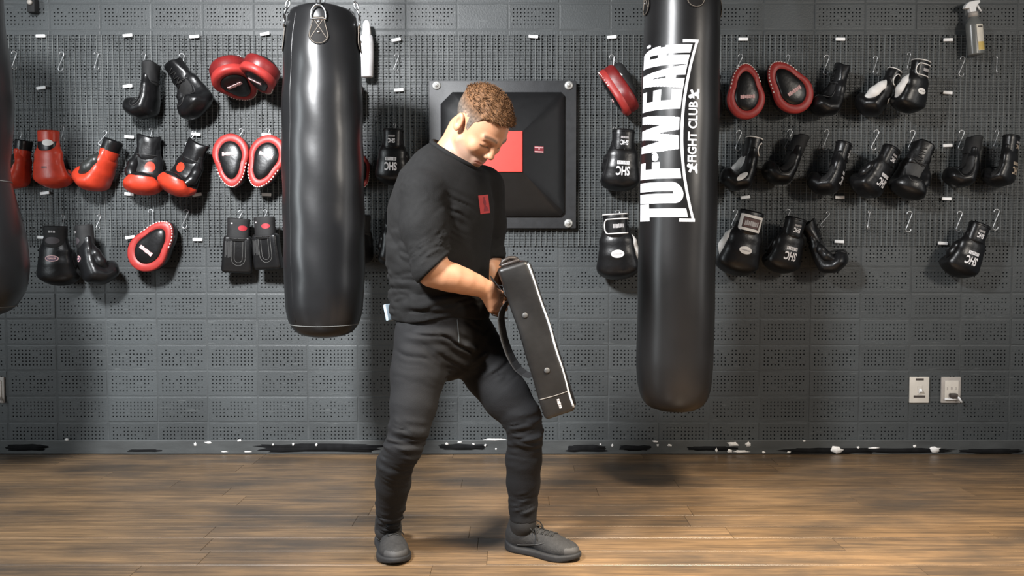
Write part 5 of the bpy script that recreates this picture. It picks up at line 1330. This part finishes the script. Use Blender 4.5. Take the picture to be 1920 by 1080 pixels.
TG = MB().tube([(.086, 0, .082), (.080, 0, .102), (.074, 0, .116)], [.020, .018, .013], 10).mesh('tongue'); TG.materials.append(M_BLACKM)
TP = MB().box((.0835, 0, .112), (.004, .010, .006), R=Matrix.Rotation(-.4, 3, 'Y'), bev=.002).mesh('tongue_tab', False); TP.materials.append(M_PRINTG)
for (o, ang), nm in ((SHR, 0), (SHL, 1)):
    e = bpy.data.objects.new('shoe', UP); COL.objects.link(e); e.parent = man; e.location = Vector(o) - man.location; e.rotation_euler = (0, 0, ang)
    k = .95 if nm == 0 else .96; e.scale = (k, k, k)
    for n, m in (('sole', SO), ('laces', LA), ('side_stripe', SW), ('tongue', TG), ('tongue_tab', TP)): link(n, m, None, e)

# socks
for A, h, py in ((RLEG[-1], SHR, 0), (LLEG[-1], SHL, 1)):
    a = np.array(A[:3]); o, ang = h; hb = o + .048 * np.array([math.cos(ang), math.sin(ang), 0]) + np.array([0, 0, .055])
    fs = lambda p: chain(p, [(*(a + np.array([0, 0, .03])), .0405), (*a, .0405), (*hb, .037)], .01)
    lo = np.minimum(a, hb) - .06; hi = np.maximum(a, hb) + .09; m = sdf_mesh('sock', fs, lo, hi, .005); put('sock', m, M_BLACKM)

# phone tucked into the back of the waistband
c = P(735, 585, 2.74); ph = empty('mobile_phone', c - Vector((0, 0, .02))); ph.rotation_euler = (0, math.radians(-14), math.radians(-30)); tag(ph, 'pale blue mobile phone tucked in the back of the man\'s waistband', 'phone')
autosmooth(MB().box((0, 0, .02), (.0055, .026, .026), bev=.004).build('phone_case', mat('pale blue case', (.32, .40, .46), .4), ph)); MB().box((-.0058, 0, .022), (.0006, .022, .021), bev=.0004).build('phone_screen', mat('dark glass', (.04, .05, .06), .15), ph)

# ------------------------------------------------------------------ the strike pad he holds
def strike_pad():
    YN = 2.585; c = P(1006, 638.5, YN); D = .30; root = empty('kick_shield', (c.x, YN + D / 2, c.z)); root.rotation_euler = (Matrix.Rotation(math.radians(-17.9), 3, 'Y') @ Matrix.Rotation(math.radians(1), 3, 'Z')).to_euler()
    tag(root, 'thick black strike pad with pale piping held against the man\'s thigh', 'strike pad')
    s = YN / F_PX; hx, hz = 30.5 * s, 150 * s
    bm = bmesh.new(); bmesh.ops.create_cube(bm, size=2)
    for v in bm.verts: v.co = Vector((v.co.x * hx, v.co.y * D / 2, v.co.z * hz))
    bmesh.ops.bevel(bm, geom=bm.edges[:], offset=.013, segments=4, affect='EDGES', profile=.5)
    bmesh.ops.subdivide_edges(bm, edges=[e for e in bm.edges if e.calc_length() > .05], cuts=10, use_grid_fill=True)
    for v in bm.verts:
        a = v.co.copy(); v.co.y += .0022 * math.sin(a.z * 23 + a.x * 30) * (1 if a.y < 0 else -1) + (.006 * math.exp(-((a.z - .13) / .05) ** 2 - ((a.x + .03) / .03) ** 2) if a.y < 0 else 0)
        v.co.x += .0025 * math.sin(a.z * 13 + 1) + .001 * math.sin(a.z * 41)
    me_ = bpy.data.meshes.new('pad_body'); bm.to_mesh(me_); bm.free(); me_.polygons.foreach_set('use_smooth', [True] * len(me_.polygons)); me_.update()
    b = link('pad_body', me_, mat('black pad vinyl', (.0105, .010, .0098), .42, var=.2, bump=.25, bscale=40), root); tr = bvh(me_)
    pip = mat('pale piping', (.42, .43, .45), .35)
    for sy in (-1, 1): MB().tube([(hx - .004 + .0025 * math.sin(z * 13 + 1) + .001 * math.sin(z * 41), sy * (D / 2 - .004), z) for z in np.linspace(-hz + .012, hz - .012, 40)], .0034, 8).build('piping', pip, root)
    front_ = autosmooth(MB().box((hx - .004, 0, 0), (.009, D / 2 - .012, hz - .012), bev=.009).build('striking_face', M_BLACK, root), 60)
    riv = MB().lathe([(.0085, -.001), (.0085, .002), (.006, .0035), (.001, .004)], seg=16, R=Matrix.Rotation(math.pi / 2, 3, 'X')).mesh('rivet'); riv.materials.append(mat('dull rivet', (.07, .07, .07), .5, .2))
    def loc(px, py):
        w = P(px, py, YN) - Vector((c.x, YN, c.z)); a = math.radians(-17.9); return w.x * math.cos(a) - w.z * math.sin(a), w.x * math.sin(a) + w.z * math.cos(a)
    for px, py in ((983, 592), (1024, 695)):
        x, z = loc(px, py); h = tr.ray_cast(Vector((x, -.5, z)), Y3)[0]; o = link('rivet', riv, None, root); o.location = h
    a, b2 = loc(1011, 750), loc(1069, 732)
    pts = path_on(tr, (0, -.5, 0), X3, Z3, Y3, [(a[0] + (b2[0] - a[0]) * k / 20, a[1] + (b2[1] - a[1]) * k / 20 - .002 * math.sin(k / 20 * 3.1)) for k in range(21)], .0004)
    MB().tube(pts, .0014, 5).build('band_seam', mat('tan seam thread', (.16, .15, .14), .7), root)
    x, z = loc(1047, 757); m = decal('small_logo', jag(.030, .010, 5, 4), tr, (x, -.5, z), (0, 0, 1), (1, 0, 0), Y3, M_PRINTG, .001); link('small_logo', m, None, root)
    def ribbon(pts, w, y0, name, m_, t=.003, lean=0.0):
        v = []; f = []
        for (x, z) in pts:
            for dy, dx in ((-w / 2, -lean), (w / 2, lean), (w / 2, t + lean), (-w / 2, t - lean)): v.append((x + dx, y0 + dy, z))
        for i in range(len(pts) - 1):
            for k in range(4): f.append((i * 4 + k, i * 4 + (k + 1) % 4, i * 4 + 4 + (k + 1) % 4, i * 4 + 4 + k))
        f += [(3, 2, 1, 0), tuple(len(pts) * 4 - 4 + k for k in range(4))]; return link(name, mesh(name, v, f, False), m_, root)
    web = mat('charcoal webbing', (.020, .020, .021), .8, var=.2, bump=.4, bscale=300)
    L1_ = [loc(*p) for p in ((952, 566), (944, 576), (939, 588), (937, 602), (939, 618), (942, 635), (947, 652), (953, 668), (961, 684), (970, 697), (981, 706), (996, 712))]
    ribbon(L1_, .045, -D / 2 + .065, 'forearm_strap', web, lean=.010)
    L2_ = [loc(*p) for p in ((942, 560), (930, 564), (921, 574), (916, 588), (921, 596), (936, 600), (950, 602))]
    ribbon([(x - .0, z) for x, z in L2_], .028, -D / 2 + .10, 'hand_loop', mat('brown strap', (.09, .055, .035), .7))
    ribbon([(-hx + .004, hz - .06), (-hx - .026, hz - .045), (-hx - .030, hz + .035 - .05), (-hx + .002, hz - .10)][::-1], .03, .03, 'grip_handle', web)
    g = [(-hx * .75, hz - .002), (-hx * .55, hz + .010), (hx * .05, hz + .012), (hx * .5, hz + .004), (hx * .6, hz - .002)]
    MB().box((-hx * .12, -.02, hz + .005), (hx * .62, .09, .006), bev=.005).build('end_flap', mat('brown black flap', (.022, .016, .013), .45), root)
    MB().tube([(-hx * .75, -.06, hz + .004), (-hx * .5, -.06, hz + .016), (-hx * .1, -.055, hz + .020), (hx * .25, -.05, hz + .015), (hx * .4, -.05, hz + .006)], .007, 10).build('end_handle', MATS['brown black flap'], root)
strike_pad()
